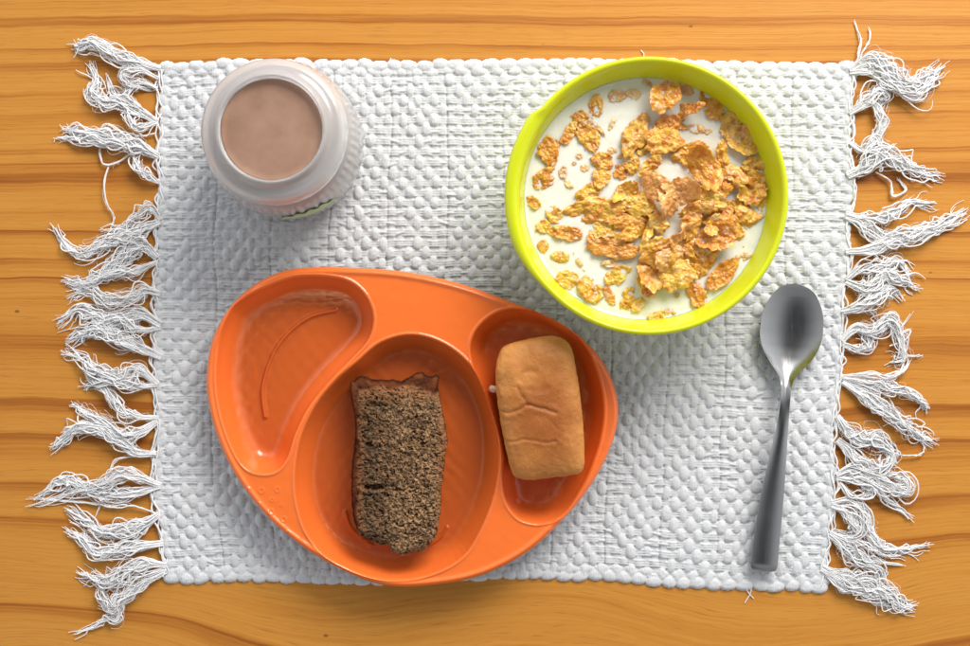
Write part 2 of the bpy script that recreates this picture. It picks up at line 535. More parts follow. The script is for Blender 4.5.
    fold = 1.6 * vnoise(U / 130, V / 110, 0, 44) + 1.0
    Z = (Zpx * 0.88 + fold * np.clip(inset / 25, 0, 1)) * S
    px, py = mat_xy(U, V)
    X, Y = PX(px, py, 0.0025)
    keep = (Z > -0.5 * MM)
    V3 = np.stack([X, Y, np.maximum(Z, 0.0001)], -1).reshape(-1, 3)
    F = grid_faces(len(us), len(vs))
    kp = keep.ravel()
    F = F[kp[F].any(axis=1)]
    F = F[:, ::-1]
    used, inv = np.unique(F.ravel(), return_inverse=True)
    return V3[used], inv.reshape(F.shape)

mat_root = empty("placemat", (0, 0, 0))
tag(mat_root, "white woven cotton placemat with knotted fringe lying on the pine table", "placemat")
Vw, Fw = build_weave()
make_mesh("woven_cloth", Vw, Fw, M_mat, mat_root)

# --- fringe
def tube(path, rad, sides=5):
    """path (n,3), rad (n,) -> verts, quads"""
    n = len(path)
    T = np.gradient(path, axis=0); T /= np.linalg.norm(T, axis=1)[:, None] + 1e-12
    up = np.array([0.0, 0.0, 1.0])
    A = np.cross(T, up); A /= np.linalg.norm(A, axis=1)[:, None] + 1e-9
    B = np.cross(A, T)
    th = np.linspace(0, 2 * np.pi, sides, endpoint=False)
    V = path[:, None, :] + rad[:, None, None] * (np.cos(th)[None, :, None] * A[:, None, :] + np.sin(th)[None, :, None] * B[:, None, :])
    V = V.reshape(-1, 3)
    i = np.arange(n - 1)[:, None]; k = np.arange(sides)[None, :]; k2 = (k + 1) % sides
    F = np.stack([i * sides + k, i * sides + k2, (i + 1) * sides + k2, (i + 1) * sides + k], -1).reshape(-1, 4)
    return V, F

def join_tubes(lst):
    Vs, Fs, o = [], [], 0
    for V, F in lst:
        Vs.append(V); Fs.append(F + o); o += len(V)
    return np.vstack(Vs), np.vstack(Fs)

def snoise1(n, k, r):
    """smooth 1D noise, k control knots"""
    kn = r.normal(0, 1, (k + 3, 1))
    return catmull(kn, n)[:, 0]

# (control points in photo px, bundle width px, strands)
TASSELS = [
 # left side
 ([(160,68),(140,64),(119,56),(95,44),(80,46),(74,45)], 10, 24),
 ([(158,78),(140,70),(125,74),(128,84),(140,88),(156,86)], 8, 9),
 ([(157,88),(140,80),(129,86),(122,96),(112,90),(105,72)], 8, 7),
 ([(157,122),(140,112),(121,102),(104,102),(93,92),(96,80),(88,63)], 11, 18),
 ([(157,122),(139,128),(130,114),(126,100)], 9, 8),
 ([(156,133),(138,136),(120,130),(107,124),(98,134)], 3, 3),
 ([(158,156),(138,145),(112,140),(84,133),(62,129)], 12, 22),
 ([(158,158),(128,146),(100,142),(72,138),(53,137)], 6, 6),
 ([(159,182),(148,176),(138,164),(132,150)], 8, 9),
 ([(134,150),(118,162),(103,164),(99,150),(101,143)], 1.5, 2),
 ([(108,166),(104,182),(106,202),(113,216),(108,232)], 1.5, 2),
 ([(160,222),(145,228),(130,236),(107,243),(84,254),(66,246),(53,226)], 11, 18),
 ([(160,220),(150,208),(138,218),(120,228),(98,230)], 8, 7),
 ([(157,258),(142,246),(124,256),(106,272),(86,284),(64,282)], 12, 18),
 ([(157,262),(138,270),(118,274),(95,280),(74,290)], 8, 9),
 ([(160,294),(146,290),(132,298),(108,300),(88,289),(67,298)], 11, 15),
 ([(160,325),(140,314),(116,320),(97,316),(78,310),(57,324)], 12, 18),
 ([(160,328),(138,330),(118,318),(92,330),(74,342)], 9, 10),
 ([(161,358),(140,348),(118,340),(100,330),(83,333),(67,344)], 11, 17),
 ([(157,385),(140,370),(124,378),(102,372),(82,360),(62,351)], 11, 18),
 ([(157,385),(136,386),(115,380),(95,382),(84,372)], 8, 9),
 ([(157,418),(138,417),(124,412),(112,397),(98,384),(82,386)], 8, 13),
 ([(157,421),(140,432),(124,433),(100,420),(84,412),(71,404)], 10, 15),
 ([(156,454),(137,452),(118,438),(100,428),(78,428),(64,438),(51,449)], 9, 22),
 ([(156,456),(135,456),(116,460),(108,474),(104,490),(92,522)], 2, 3),
 ([(160,486),(142,478),(122,474),(104,484),(86,490),(62,496),(31,506)], 10, 14),
 ([(160,486),(138,492),(110,494),(88,488),(70,480),(56,484),(36,499)], 10, 14),
 ([(160,514),(144,524),(126,530),(104,532),(86,522),(67,510)], 11, 18),
 ([(158,514),(134,506),(112,506),(80,502),(33,498)], 2, 3),
 ([(163,543),(140,546),(118,550),(98,552),(84,540),(64,530)], 10, 17),
 ([(166,566),(146,564),(124,572),(108,582),(92,578),(78,574)], 12, 18),
 ([(166,570),(142,580),(122,596),(112,606),(102,592),(108,580)], 12, 12),
 ([(166,572),(142,586),(122,604),(118,620),(106,620),(92,628),(72,636)], 6, 6),
 # right side
 ([(850,70),(868,60),(888,72),(906,84),(928,78),(944,66)], 14, 20),
 ([(850,72),(872,72),(892,84),(912,94),(930,82),(934,70)], 12, 16),
 ([(854,68),(858,58),(861,40),(855,20)], 2, 3),
 ([(856,68),(862,54),(870,40),(870,26)], 1.5, 2),
 ([(850,114),(864,104),(876,92),(886,96),(880,108)], 10, 13),
 ([(868,98),(878,112),(880,126),(872,142),(862,158)], 8, 11),
 ([(850,142),(862,150),(876,140),(886,150),(896,144)], 8, 9),
 ([(848,176),(864,168),(880,154),(900,164),(920,172),(942,176)], 13, 22),
 ([(876,172),(890,182),(892,196),(906,190),(900,178)], 3, 3),
 ([(846,214),(862,218),(880,218),(894,212),(912,202),(936,203)], 9, 14),
 ([(846,216),(862,224),(880,236),(898,236),(888,250)], 9, 13),
 ([(846,252),(868,250),(886,242),(908,236),(930,230),(950,222),(968,212)], 10, 22),
 ([(846,280),(862,268),(880,266),(898,262),(912,273)], 10, 13),
 ([(846,282),(864,288),(882,276),(902,280),(919,288)], 12, 17),
 ([(842,312),(860,306),(878,294),(890,288),(902,299)], 11, 15),
 ([(843,316),(856,310),(870,312),(878,320)], 3, 3),
 ([(842,341),(856,328),(874,332),(890,320),(900,336),(904,358),(892,362)], 11, 18),
 ([(843,344),(858,350),(870,346),(864,332),(846,334)], 8, 8),
 ([(890,346),(905,340),(911,330),(900,332),(913,312)], 2, 2),
 ([(896,352),(910,356),(924,356)], 1.5, 2),
 ([(842,376),(866,374),(888,376),(904,370),(910,360)], 4, 5),
 ([(842,378),(864,382),(886,388),(904,392),(922,402),(928,410)], 8, 14),
 ([(843,382),(862,394),(882,408),(902,424),(918,434),(936,444)], 11, 22),
 ([(838,416),(846,428),(860,438),(876,438),(892,452),(896,466)], 12, 18),
 ([(838,440),(852,452),(866,466),(880,468),(890,456),(878,446)], 12, 14),
 ([(890,452),(906,456),(922,454),(927,446)], 1.5, 2),
 ([(837,478),(856,480),(874,486),(890,502),(912,520)], 7, 9),
 ([(837,476),(852,470),(880,482),(906,492),(904,478),(884,474)], 12, 13),
 ([(840,482),(852,496),(868,494),(862,482),(876,488)], 8, 6),
 ([(832,503),(850,500),(864,512),(870,532),(884,548),(906,549),(930,545)], 9, 13),
 ([(832,506),(848,512),(858,528),(850,536),(834,530)], 9, 11),
 ([(830,534),(846,546),(862,560),(880,570),(884,582)], 13, 17),
 ([(834,534),(854,540),(874,550),(888,556),(906,557)], 5, 5),
 ([(862,556),(880,562),(904,566)], 3, 3),
 ([(822,568),(842,578),(864,584),(884,594),(900,604),(915,607)], 14, 30),
 ([(824,572),(846,584),(870,592),(890,606)], 10, 14),
]
def build_tassels():
    for ti, (cp, w, nst) in enumerate(TASSELS):
        r = np.random.default_rng(100 + ti)
        cpx = np.array(cp, float)
        length = np.sum(np.linalg.norm(np.diff(cpx, axis=0), axis=1))
        n = max(24, int(length / 2.0))
        mid = catmull(cpx, n)
        T = np.gradient(mid, axis=0); T /= np.linalg.norm(T, axis=1)[:, None] + 1e-9
        Nn = np.stack([-T[:, 1], T[:, 0]], 1)
        t = np.linspace(0, 1, n)
        env = 0.42 + 0.58 * sstep(0.0, 0.35, t) * (1 - 0.45 * sstep(0.65, 1.0, t))
        tubes = []
        nst = int(nst * 1.7) if nst > 4 else nst
        w = w * 1.36 if nst > 4 else w
        lift = r.uniform(3.5, 8.5) if nst > 4 else r.uniform(1.5, 3.0)
        nfuzz = nst * 2 if nst > 4 else 2
        for s in range(nst + nfuzz):
            fz = s >= nst                      # hair-fine loose fibres round the strands
            a = r.uniform(0, 2 * math.pi); rr = math.sqrt(r.random())
            kk = max(3, int(length / 13))
            o1 = rr * math.cos(a) * 0.5 + 0.26 * snoise1(n, kk, r) * sstep(0.05, 0.3, t)
            tw = r.uniform(-1.2, 1.2)
            offs = o1 * np.cos(tw * t * 2) * w * env
            curl = r.uniform(0.2, 0.9) * snoise1(n, int(kk * 2.5), r) * sstep(0.05, 0.4, t)
            along = 2.5 * snoise1(n, kk + 2, r) * sstep(0.1, 0.5, t)
            P2 = mid + Nn * (offs + curl)[:, None] + T * along[:, None]
            zo = (rr * math.sin(a) * 0.5 + 0.22 * snoise1(n, kk, r)) * w * env * 0.34
            zc = 3.0 + lift * np.sin(np.clip(t * 1.15, 0, 1) * np.pi) ** 0.8 * 0.8 - 1.6 * t
            z = np.maximum(zc + zo, 0.9) * S
            # strands end at different places; some fray out sideways
            end = n if r.random() < 0.45 else int(n * r.uniform(0.68, 1.0))
            if nst <= 4: end = n
            if r.random() < 0.25 and nst > 4:
                fr = sstep(0.72, 1.0, t)[:, None] * r.normal(0, 5)
                P2 = P2 + Nn * fr
            X, Y = PX(P2[:, 0], P2[:, 1], 0.003)
            path = np.stack([X, Y, z], 1)[:end]
            if fz:
                i0 = int(r.uniform(0, 0.6) * n); path = path[i0:i0 + int(n * r.uniform(0.2, 0.4))]
                if len(path) < 6: continue
                m_ = len(path); path = path + np.stack([snoise1(m_, 4, r), snoise1(m_, 4, r), 0.5 * np.abs(snoise1(m_, 4, r))], 1) * 1.3 * S
                tubes.append(tube(path, np.full(m_, 0.17 * S), 3)); continue
            rad = S * r.uniform(0.42, 0.82) * (1 - 0.55 * sstep(0.85, 1.0, np.linspace(0, 1, end)))
            tubes.append(tube(path, rad))
        V, F = join_tubes(tubes)
        make_mesh("tassel", V, F, M_thread, mat_root)
build_tassels()

def build_edge_cords():
    for side in (0, 1):
        tubes = []
        for s in range(4):
            r = np.random.default_rng(300 + side * 10 + s)
            n = 420
            v = np.linspace(2, MH - 2, n)
            px, py = mat_xy(np.full(n, -2.0 if side == 0 else MW + 2.0), v)
            wob = 2.3 * np.sin(v / (9 + s * 1.3) + s * 1.7) + 1.4 * snoise1(n, 60, r)
            X, Y = PX(px + wob, py, 0.002)
            z = (2.6 + 1.2 * np.sin(v / 7 + s * 2)) * S
            tubes.append(tube(np.stack([X, Y, z], 1), np.full(n, 0.9 * S)))
        V, F = join_tubes(tubes)
        make_mesh("edge_cord", V, F, M_thread, mat_root)
    # two loose ends under the spoon handle and on the top hem
    for pts in ([(744,584),(748,592),(754,599)], [(752,584),(750,594),(745,603)], [(640,62),(644,55),(641,50)], [(448,66),(452,60)], [(388,64),(391,58)]):
        c = catmull(pts, 16)
        X, Y = PX(c[:, 0], c[:, 1], 0.001)
        V, F = tube(np.stack([X, Y, np.linspace(2.2, 0.8, 16) * S], 1), np.full(16, 0.5 * S))
        make_mesh("loose_thread", V, F, M_thread, mat_root)
build_edge_cords()
MATZ = 0.0036

# ------------------------------------------------------------------ orange divided plate
ZR = 0.024
def z3(pts): return [(x / 1.8467 + 190, y / 1.8467 + 250) for x, y in pts]
PL_OUT = z3([(200,33),(300,32),(400,40),(500,62),(600,98),(680,132),(740,177),(777,232),(792,290),(785,345),(760,405),(723,462),(680,510),(630,555),(570,590),(510,611),(440,622),(380,624),(330,614),(270,588),(210,552),(155,508),(110,458),(75,405),(48,345),(33,290),(28,240),(35,180),(55,130),(90,85),(140,50)])
W_LEFT = z3([(90,95),(170,56),(230,48),(290,56),(325,85),(339,125),(330,165),(300,200),(260,240),(220,290),(195,340),(180,385),(160,408),(130,413),(100,400),(76,360),(56,300),(48,240),(52,180),(65,130)])
W_MID = z3([(400,157),(450,165),(500,195),(540,245),(565,310),(571,380),(562,450),(535,520),(500,570),(440,600),(380,608),(320,598),(260,570),(220,530),(200,480),(193,420),(203,350),(230,290),(270,240),(310,205),(350,172)])
W_RIGHT = z3([(610,108),(670,123),(720,163),(750,220),(764,280),(760,340),(742,400),(717,450),(690,488),(650,505),(610,498),(585,470),(576,430),(578,380),(566,330),(546,270),(525,220),(517,180),(530,145),(565,116)])
def to_m(pts, n, z=ZR, closed=True):
    c = catmull(pts, n, closed); X, Y = PX(c[:, 0], c[:, 1], z); return np.stack([X, Y], 1)
out_m = to_m(PL_OUT, 360); wl, wm, wr = to_m(W_LEFT, 90), to_m(W_MID, 90), to_m(W_RIGHT, 90)
ARC = to_m(z3([(267,112),(225,122),(190,145),(160,180),(142,220),(133,262),(138,308)]), 24, 0.008, False)
ARC2 = to_m([(345,512),(352,530),(372,546)], 10, 0.008, False)
ARC3 = to_m([(430,545),(440,538),(447,528)], 10, 0.008, False)
DOTS = [(160,290,7),(198,293,10),(250,290,9),(232,322,7),(193,335,5),(230,360,9),(270,385,9),(285,428,7),(262,340,5)]
DOTS = [(x / 3.23 + 200, y / 3.23 + 400, r / 3.23) for x, y, r in DOTS] + \
       [(536,548,2.2),(545,541,3),(551,531,2.6),(558,544,2.2),(562,528,3),(571,519,2.4),(575,531,1.8),(543,529,1.8),(582,510,2.4),(529,556,2.4)]

def plate_height(X, Y, d_out):
    z = np.full(X.shape, ZR)
    for poly, depth, wall, pw in ((wl, 0.0181, 0.0145, 1.35), (wm, 0.0183, 0.0125, 1.25), (wr, 0.0181, 0.0125, 1.25)):
        sd = poly_sdf(X, Y, poly)
        t = np.clip(sd / wall, 0, 1)
        prof = 1 - (1 - t) ** 2.6              # steep at the lip, easing into the floor
        prof = np.where(t < 0.10, prof * sstep(-0.06, 0.10, t), prof)
        z = np.where(sd > 0, ZR - depth * prof, z)
        z = z + 0.0007 * np.exp(-((sd + 0.0009) / 0.0007) ** 2)          # bead round the well
    d = line_dist(X, Y, ARC); z = z + 0.0022 * np.exp(-(d / 0.0012) ** 2)
    for A_ in (ARC2, ARC3):
        d = line_dist(X, Y, A_); z = z + 0.0014 * np.exp(-(d / 0.0008) ** 2)
    for px, py, r in DOTS:
        cx, cy = PX(px, py, ZR); rr = np.hypot(X - cx, Y - cy) / (r * S)
        z = z + 0.00035 * np.exp(-((rr - 0.85) / 0.25) ** 2)
    # raised outer border, rolled down at the very edge
    z = z + 0.0011 * np.exp(-((d_out - 0.0030) / 0.0016) ** 2)
    z = z - 0.0045 * (1 - np.sqrt(np.clip(1 - (1 - np.clip(d_out / 0.0028, 0, 1)) ** 2, 0, 1)))
    return z

def build_plate():
    cx, cy = PX(405, 428, ZR)
    na, nr = 1080, 330
    th = np.linspace(0, 2 * np.pi, na, endpoint=False)
    dense = catmull(PL_OUT, 4000, True); X, Y = PX(dense[:, 0], dense[:, 1], ZR)
    a = np.unwrap(np.arctan2(Y - cy, X - cx)); rr = np.hypot(X - cx, Y - cy)
    if a[-1] < a[0]: a, rr = a[::-1], rr[::-1]
    R = np.interp(th, a, rr, period=2 * np.pi)
    f = np.concatenate([np.linspace(0.004, 0.93, nr - 60), np.linspace(0.933, 1.0, 60)])
    RR = R[:, None] * f[None, :]
    X = cx + RR * np.cos(th)[:, None]; Y = cy + RR * np.sin(th)[:, None]
    d_out = np.clip(poly_sdf(X, Y, out_m), 0, None)
    Z = plate_height(X, Y, d_out)
    wave = 0.00012 * fbm(X / 0.006, Y / 0.006, 0, 71, 2)
    Z = Z + wave
    # shallow undulation added to the well floors for gloss like the mat showing through
    flo = np.zeros_like(X)
    for w_ in (wl, wm, wr): flo = np.maximum(flo, sstep(0.004, 0.013, poly_sdf(X, Y, w_)))
    ux = X / 0.0098 + 0.35 * vnoise(X / 0.02, Y / 0.02, 0, 6); uy = Y / 0.0128 + 0.35 * vnoise(X / 0.02, Y / 0.02, 0, 7)
    undul = np.cos(2 * np.pi * ux) * np.cos(2 * np.pi * uy)
    Z = Z + 0.00026 * flo * undul * (0.6 + 0.6 * vnoise(X / 0.025, Y / 0.03, 0, 8))
    # outer wall skirt
    top = np.stack([X, Y, Z], -1)
    t = 0.0014
    gx = np.gradient(Z, axis=1) / (np.gradient(RR, axis=1))
    tz = t * np.sqrt(1 + np.clip(gx, -2.2, 2.2) ** 2)
    tz[:, -1] = 0.0012
    bot = np.stack([X, Y, Z - tz], -1)[:, ::-1]
    edge = top[:, -1:, :].copy(); edge[:, 0, 2] -= 0.0006
    allv = np.concatenate([top, bot], 1)
    m = allv.shape[1]
    V = allv.reshape(-1, 3); F = grid_faces(na, m, wrap_u=True)
    # centre caps
    V = np.vstack([V, [[cx, cy, Z[:, 0].mean()], [cx, cy, (Z - tz)[:, 0].mean()]]])
    c0, c1 = len(V) - 2, len(V) - 1
    i = np.arange(na); j = (i + 1) % na
    tri1 = np.stack([np.full(na, c0), i * m, j * m], 1)
    tri2 = np.stack([np.full(na, c1), j * m + m - 1, i * m + m - 1], 1)
    faces = F[:, ::-1].tolist() + tri1.tolist() + tri2.tolist()
    # orient outward (top faces up)
    faces = [f_[::-1] if len(f_) == 4 else f_ for f_ in faces]
    V = V - np.array([cx, cy, 0])
    o = make_mesh("divided_plate", V, faces, M_orange, loc=(float(cx), float(cy), 0.0002))
    import bmesh as _bm
    bm = _bm.new(); bm.from_mesh(o.data); _bm.ops.recalc_face_normals(bm, faces=bm.faces); bm.to_mesh(o.data); bm.free()
    o.data.polygons.foreach_set("use_smooth", np.full(len(o.data.polygons), True, bool))
    zt_ = o.data
    nV = len(zt_.vertices); cz = np.zeros(nV * 3, np.float32); zt_.vertices.foreach_get("co", cz); cz = cz.reshape(-1, 3)
    inw = np.full(nV, -1.0)
    for w_ in (wl, wm, wr): inw = np.maximum(inw, poly_sdf(cz[:, 0] + cx, cz[:, 1] + cy, w_))
    clr = 0.03 + 0.36 * sstep(0.002, 0.013, inw)
    ring = np.arange(nV) % m; under = (ring >= nr) & (np.arange(nV) < na * m)      # the underside skin is clear
    color_attr(o, np.where(under, 0.94, clr))
    tag(o, "translucent orange plastic plate with three wells holding cake and a bread roll", "plate")
build_plate()

# ------------------------------------------------------------------ polar "pillow" solids (cake and roll)
def polar_solid(outline_px, zc, centre_px, na, f_top, topfun, z_bot, nwall, zref):
    """outline star-shaped round centre. top from centre to edge (f_top fractions), then wall to z_bot"""
    cx, cy = PX(*centre_px, zref)
    dense = catmull(outline_px, 4000, True); X, Y = PX(dense[:, 0], dense[:, 1], zref)
    a = np.unwrap(np.arctan2(Y - cy, X - cx)); rr = np.hypot(X - cx, Y - cy)
    if a[-1] < a[0]: a, rr = a[::-1], rr[::-1]
    th = np.linspace(0, 2 * np.pi, na, endpoint=False)
    R = np.interp(th, a, rr, period=2 * np.pi)
    return cx, cy, th, R

def finish_polar(name, P, cx, cy, zb, mat, cols, parent=None):
    """P (na, m, 3) rings from centre outwards, down and under"""
    na, m, _ = P.shape
    V = P.reshape(-1, 3); F = grid_faces(na, m, wrap_u=True)
    V = np.vstack([V, P[:, 0].mean(0)[None], P[:, -1].mean(0)[None]])
    c0, c1 = len(V) - 2, len(V) - 1
    i = np.arange(na); j = (i + 1) % na
    faces = F.tolist() + np.stack([np.full(na, c0), i * m, j * m], 1).tolist() + np.stack([np.full(na, c1), j * m + m - 1, i * m + m - 1], 1).tolist()
    o = make_mesh(name, V - np.array([cx, cy, zb]), faces, mat, parent, loc=None if parent else (float(cx), float(cy), zb))
    import bmesh as _bm
    bm = _bm.new(); bm.from_mesh(o.data); _bm.ops.recalc_face_normals(bm, faces=bm.faces); bm.to_mesh(o.data); bm.free()
    o.data.polygons.foreach_set("use_smooth", np.full(len(o.data.polygons), True, bool))
    C = cols.reshape(-1, 3); C = np.vstack([C, cols[:, 0].mean(0)[None], cols[:, -1].mean(0)[None]])
    color_attr(o, C)
    return o

M_cake = mat_attr("cake_crumb", 0.6, 0.06, 1500, 0.7, 0.0005, var=0.3)
M_roll = mat_attr("baked_bread_crust", 0.5, 0.3, 1100, 0.45, 0.0004, 0.15, var=0.10)

def lerp3(a, b, t):
    return np.asarray(a)[None, None, :] * (1 - t[..., None]) + np.asarray(b)[None, None, :] * t[..., None]

def build_cake():
    zref = 0.026; ztop = 0.029; zb = 0.0056
    z1 = lambda pts: [(x / 2.938 + 330, y / 2.938 + 350) for x, y in pts]
    out = z1([(57,96),(66,86),(84,80),(102,82),(118,88),(140,87),(160,92),(182,90),(204,92),(222,84),(238,76),(250,68),(268,66),(284,74),(300,76),(313,70),(320,80),(317,98),(318,120),(323,150),(334,200),(344,262),(338,310),(332,360),(326,420),(322,490),(312,545),(292,572),(270,590),(238,594),(210,600),(185,592),(172,572),(145,570),(115,560),(88,546),(72,510),(64,460),(62,400),(64,340),(70,290),(74,240),(70,190),(64,150)])
    cx, cy, th, R = polar_solid(out, 0, (397, 464), 1000, None, None, zb, 0, zref)
    na = 1000
    # ragged outline
    R = R * (1 + 0.022 * fbm(np.cos(th) * 11, np.sin(th) * 11, 0, 3, 5, 0.6))
    ft = np.linspace(0.004, 1.0, 250)
    nw = 46
    X = cx + R[:, None] * ft[None] * np.cos(th)[:, None]
    Y = cy + R[:, None] * ft[None] * np.sin(th)[:, None]
    dist = (1 - ft)[None] * R[:, None]
    Z = ztop - 0.0032 * (1 - sstep(0, 0.0045, dist)) ** 1.5
    # photo-space coordinates of top verts
    k = S * (1 - zref / D)
    pxx = X / k + 485; pyy = -Y / k + 323
    zx = (pxx - 330) * 2.938; zy = (pyy - 350) * 2.938
    crust = np.clip(1 - sstep(108, 128, zy + 14 * vnoise(zx / 22, zy / 22, 0, 6) + 12 * np.exp(-((zx - 215) / 60) ** 2)), 0, 1)
    leftc = 1 - sstep(78, 92, zx + 7 * vnoise(zx / 16, zy / 16, 0, 8))
    crustm = np.maximum(crust, leftc)
    Z = Z - 0.0022 * (1 - sstep(85, 140, zy))            # top crust slopes away
    c = 1000.0
    wx = X * c + 0.9 * fbm(X * c / 1.6, Y * c / 1.6, 2, 141, 3); wy = Y * c + 0.9 * fbm(X * c / 1.6, Y * c / 1.6, 7, 151, 3)
    F1, cid = worley(wx / 3.1, wy / 2.5, 0 * wx + 0.5, 11)
    F2, cid2 = worley(wx / 1.35, wy / 1.1, 0 * wx + 0.5, 21)
    F3, cid3 = worley(wx / 0.7, wy / 0.6, 0 * wx + 0.5, 31)
    rough = 1.5 * fbm(X * c / 3.8, Y * c / 3.8, 0, 40, 5, 0.66)
    pits = np.clip((F1 - 0.62) / 0.3, 0, 1) + 0.7 * (cid2 < 0.22) * np.clip(0.75 - F2, 0, 1)
    clump = (cid - 0.5) * 0.7 * (1 - sstep(0.45, 0.8, F1)) + (cid2 - 0.5) * 0.5 * (1 - sstep(0.4, 0.8, F2)) + (cid3 - 0.5) * 0.22 * (1 - sstep(0.3, 0.8, F3))
    pits = pits * 0.5 + 1.6 * np.clip(fbm(wx / 1.7, wy / 1.3, 9, 191, 3) - 0.18, 0, 1) * 2
    dz = (rough + clump - pits * 1.3) * MM
    # bigger holes seen in the slice
    for hx, hy, a_, b_, dp in ((135, 402, 34, 11, 4.5), (118, 275, 11, 8, 3.0), (200, 410, 14, 6, 2.0), (128, 160, 18, 8, 2.0), (165, 425, 12, 6, 2.0), (300, 255, 12, 7, 1.8), (205, 190, 8, 14, 1.2)):
        q = np.sqrt(((zx - hx) / a_) ** 2 + ((zy - hy) / b_) ** 2) + 0.35 * vnoise(zx / 7, zy / 7, 0, 5)
        dz = dz - dp * MM * (1 - sstep(0.5, 1.15, q))
    top_dz = dz * (1 - 0.80 * crustm)
    top_dz = top_dz - 0.0012 * crustm + 0.0009 * crustm * fbm(X * c / 4, Y * c / 4, 0, 171, 3)
    Zt = Z + top_dz
    # side wall
    tw = np.linspace(0, 1, nw + 1)[1:]
    Zw0 = Zt[:, -1:]
    Zw = Zw0 + (zb - Zw0) * tw[None]
    inset = 1 - 0.02 * tw - 0.10 * sstep(0.85, 1.0, tw)
    jag = 0.6 * MM * fbm(np.cos(th)[:, None] * 14, np.sin(th)[:, None] * 14, tw[None] * 9, 51, 4)
    Rw = R[:, None] * inset[None] + jag * sstep(0, 0.1, tw)[None]
    Xw = cx + Rw * np.cos(th)[:, None]; Yw = cy + Rw * np.sin(th)[:, None]
    # bottom ring
    Rb = R[:, None] * np.array([[0.6, 0.02]])
    Xb = cx + Rb * np.cos(th)[:, None]; Yb = cy + Rb * np.sin(th)[:, None]; Zb = np.full(Rb.shape, zb)
    P = np.stack([np.concatenate([X, Xw, Xb], 1), np.concatenate([Y, Yw, Yb], 1), np.concatenate([Zt, Zw, Zb], 1)], -1)
    # colour of crumb grains, partly paler where the grain cells stand higher
    g = 0.5 + 0.5 * fbm(X * c / 1.1, Y * c / 1.1, 3.3, 61, 4, 0.75)
    g2 = 0.5 + 0.5 * fbm(X * c / 8, Y * c / 8, 1.3, 67, 3)
    light = np.clip((g - 0.36) * 2.1 + (cid3 - 0.5) * 0.45 + (cid2 - 0.5) * 0.3, 0, 1) * (0.45 + 0.8 * g2)
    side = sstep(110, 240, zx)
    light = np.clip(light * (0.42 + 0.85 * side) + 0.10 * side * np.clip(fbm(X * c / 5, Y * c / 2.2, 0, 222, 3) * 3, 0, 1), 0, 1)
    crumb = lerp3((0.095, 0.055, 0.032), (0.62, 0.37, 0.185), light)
    crc = lerp3((0.20, 0.060, 0.020), (0.060, 0.016, 0.007), np.clip(0.5 + 0.9 * fbm(X * c / 5, Y * c / 5, 0, 77, 3), 0, 1))
    burnt = (1 - sstep(0.0006, 0.0020, dist + 0.0006 * fbm(X * c / 2, Y * c / 2, 0, 201, 2)))[..., None] * 0.85
    crc = crc * (1 - burnt) + np.array([0.035, 0.010, 0.006])[None, None] * burnt
    toast = lerp3((0.42, 0.19, 0.075), (0.22, 0.09, 0.04), np.clip(g, 0, 1))
    nearc = np.maximum(1 - sstep(118, 175, zy), np.maximum(1 - sstep(80, 118, zx), sstep(300, 335, zx)))
    nearc = np.clip(nearc + 0.3 * fbm(X * c / 3, Y * c / 3, 0, 81, 2), 0, 1) * 0.75
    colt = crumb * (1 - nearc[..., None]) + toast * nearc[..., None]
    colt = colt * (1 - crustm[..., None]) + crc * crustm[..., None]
    gw = np.clip(0.5 + 0.9 * fbm(np.cos(th)[:, None] * 20, np.sin(th)[:, None] * 20, tw[None] * 8, 91, 3), 0, 1)
    colw = lerp3((0.20, 0.06, 0.022), (0.08, 0.022, 0.010), gw)
    colb = np.full((na, 2, 3), 0.05)
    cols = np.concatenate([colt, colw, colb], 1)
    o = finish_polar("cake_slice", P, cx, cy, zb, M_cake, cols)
    tag(o, "slice of crumbly brown cake with dark crust in the plate's middle well", "cake")
build_cake()

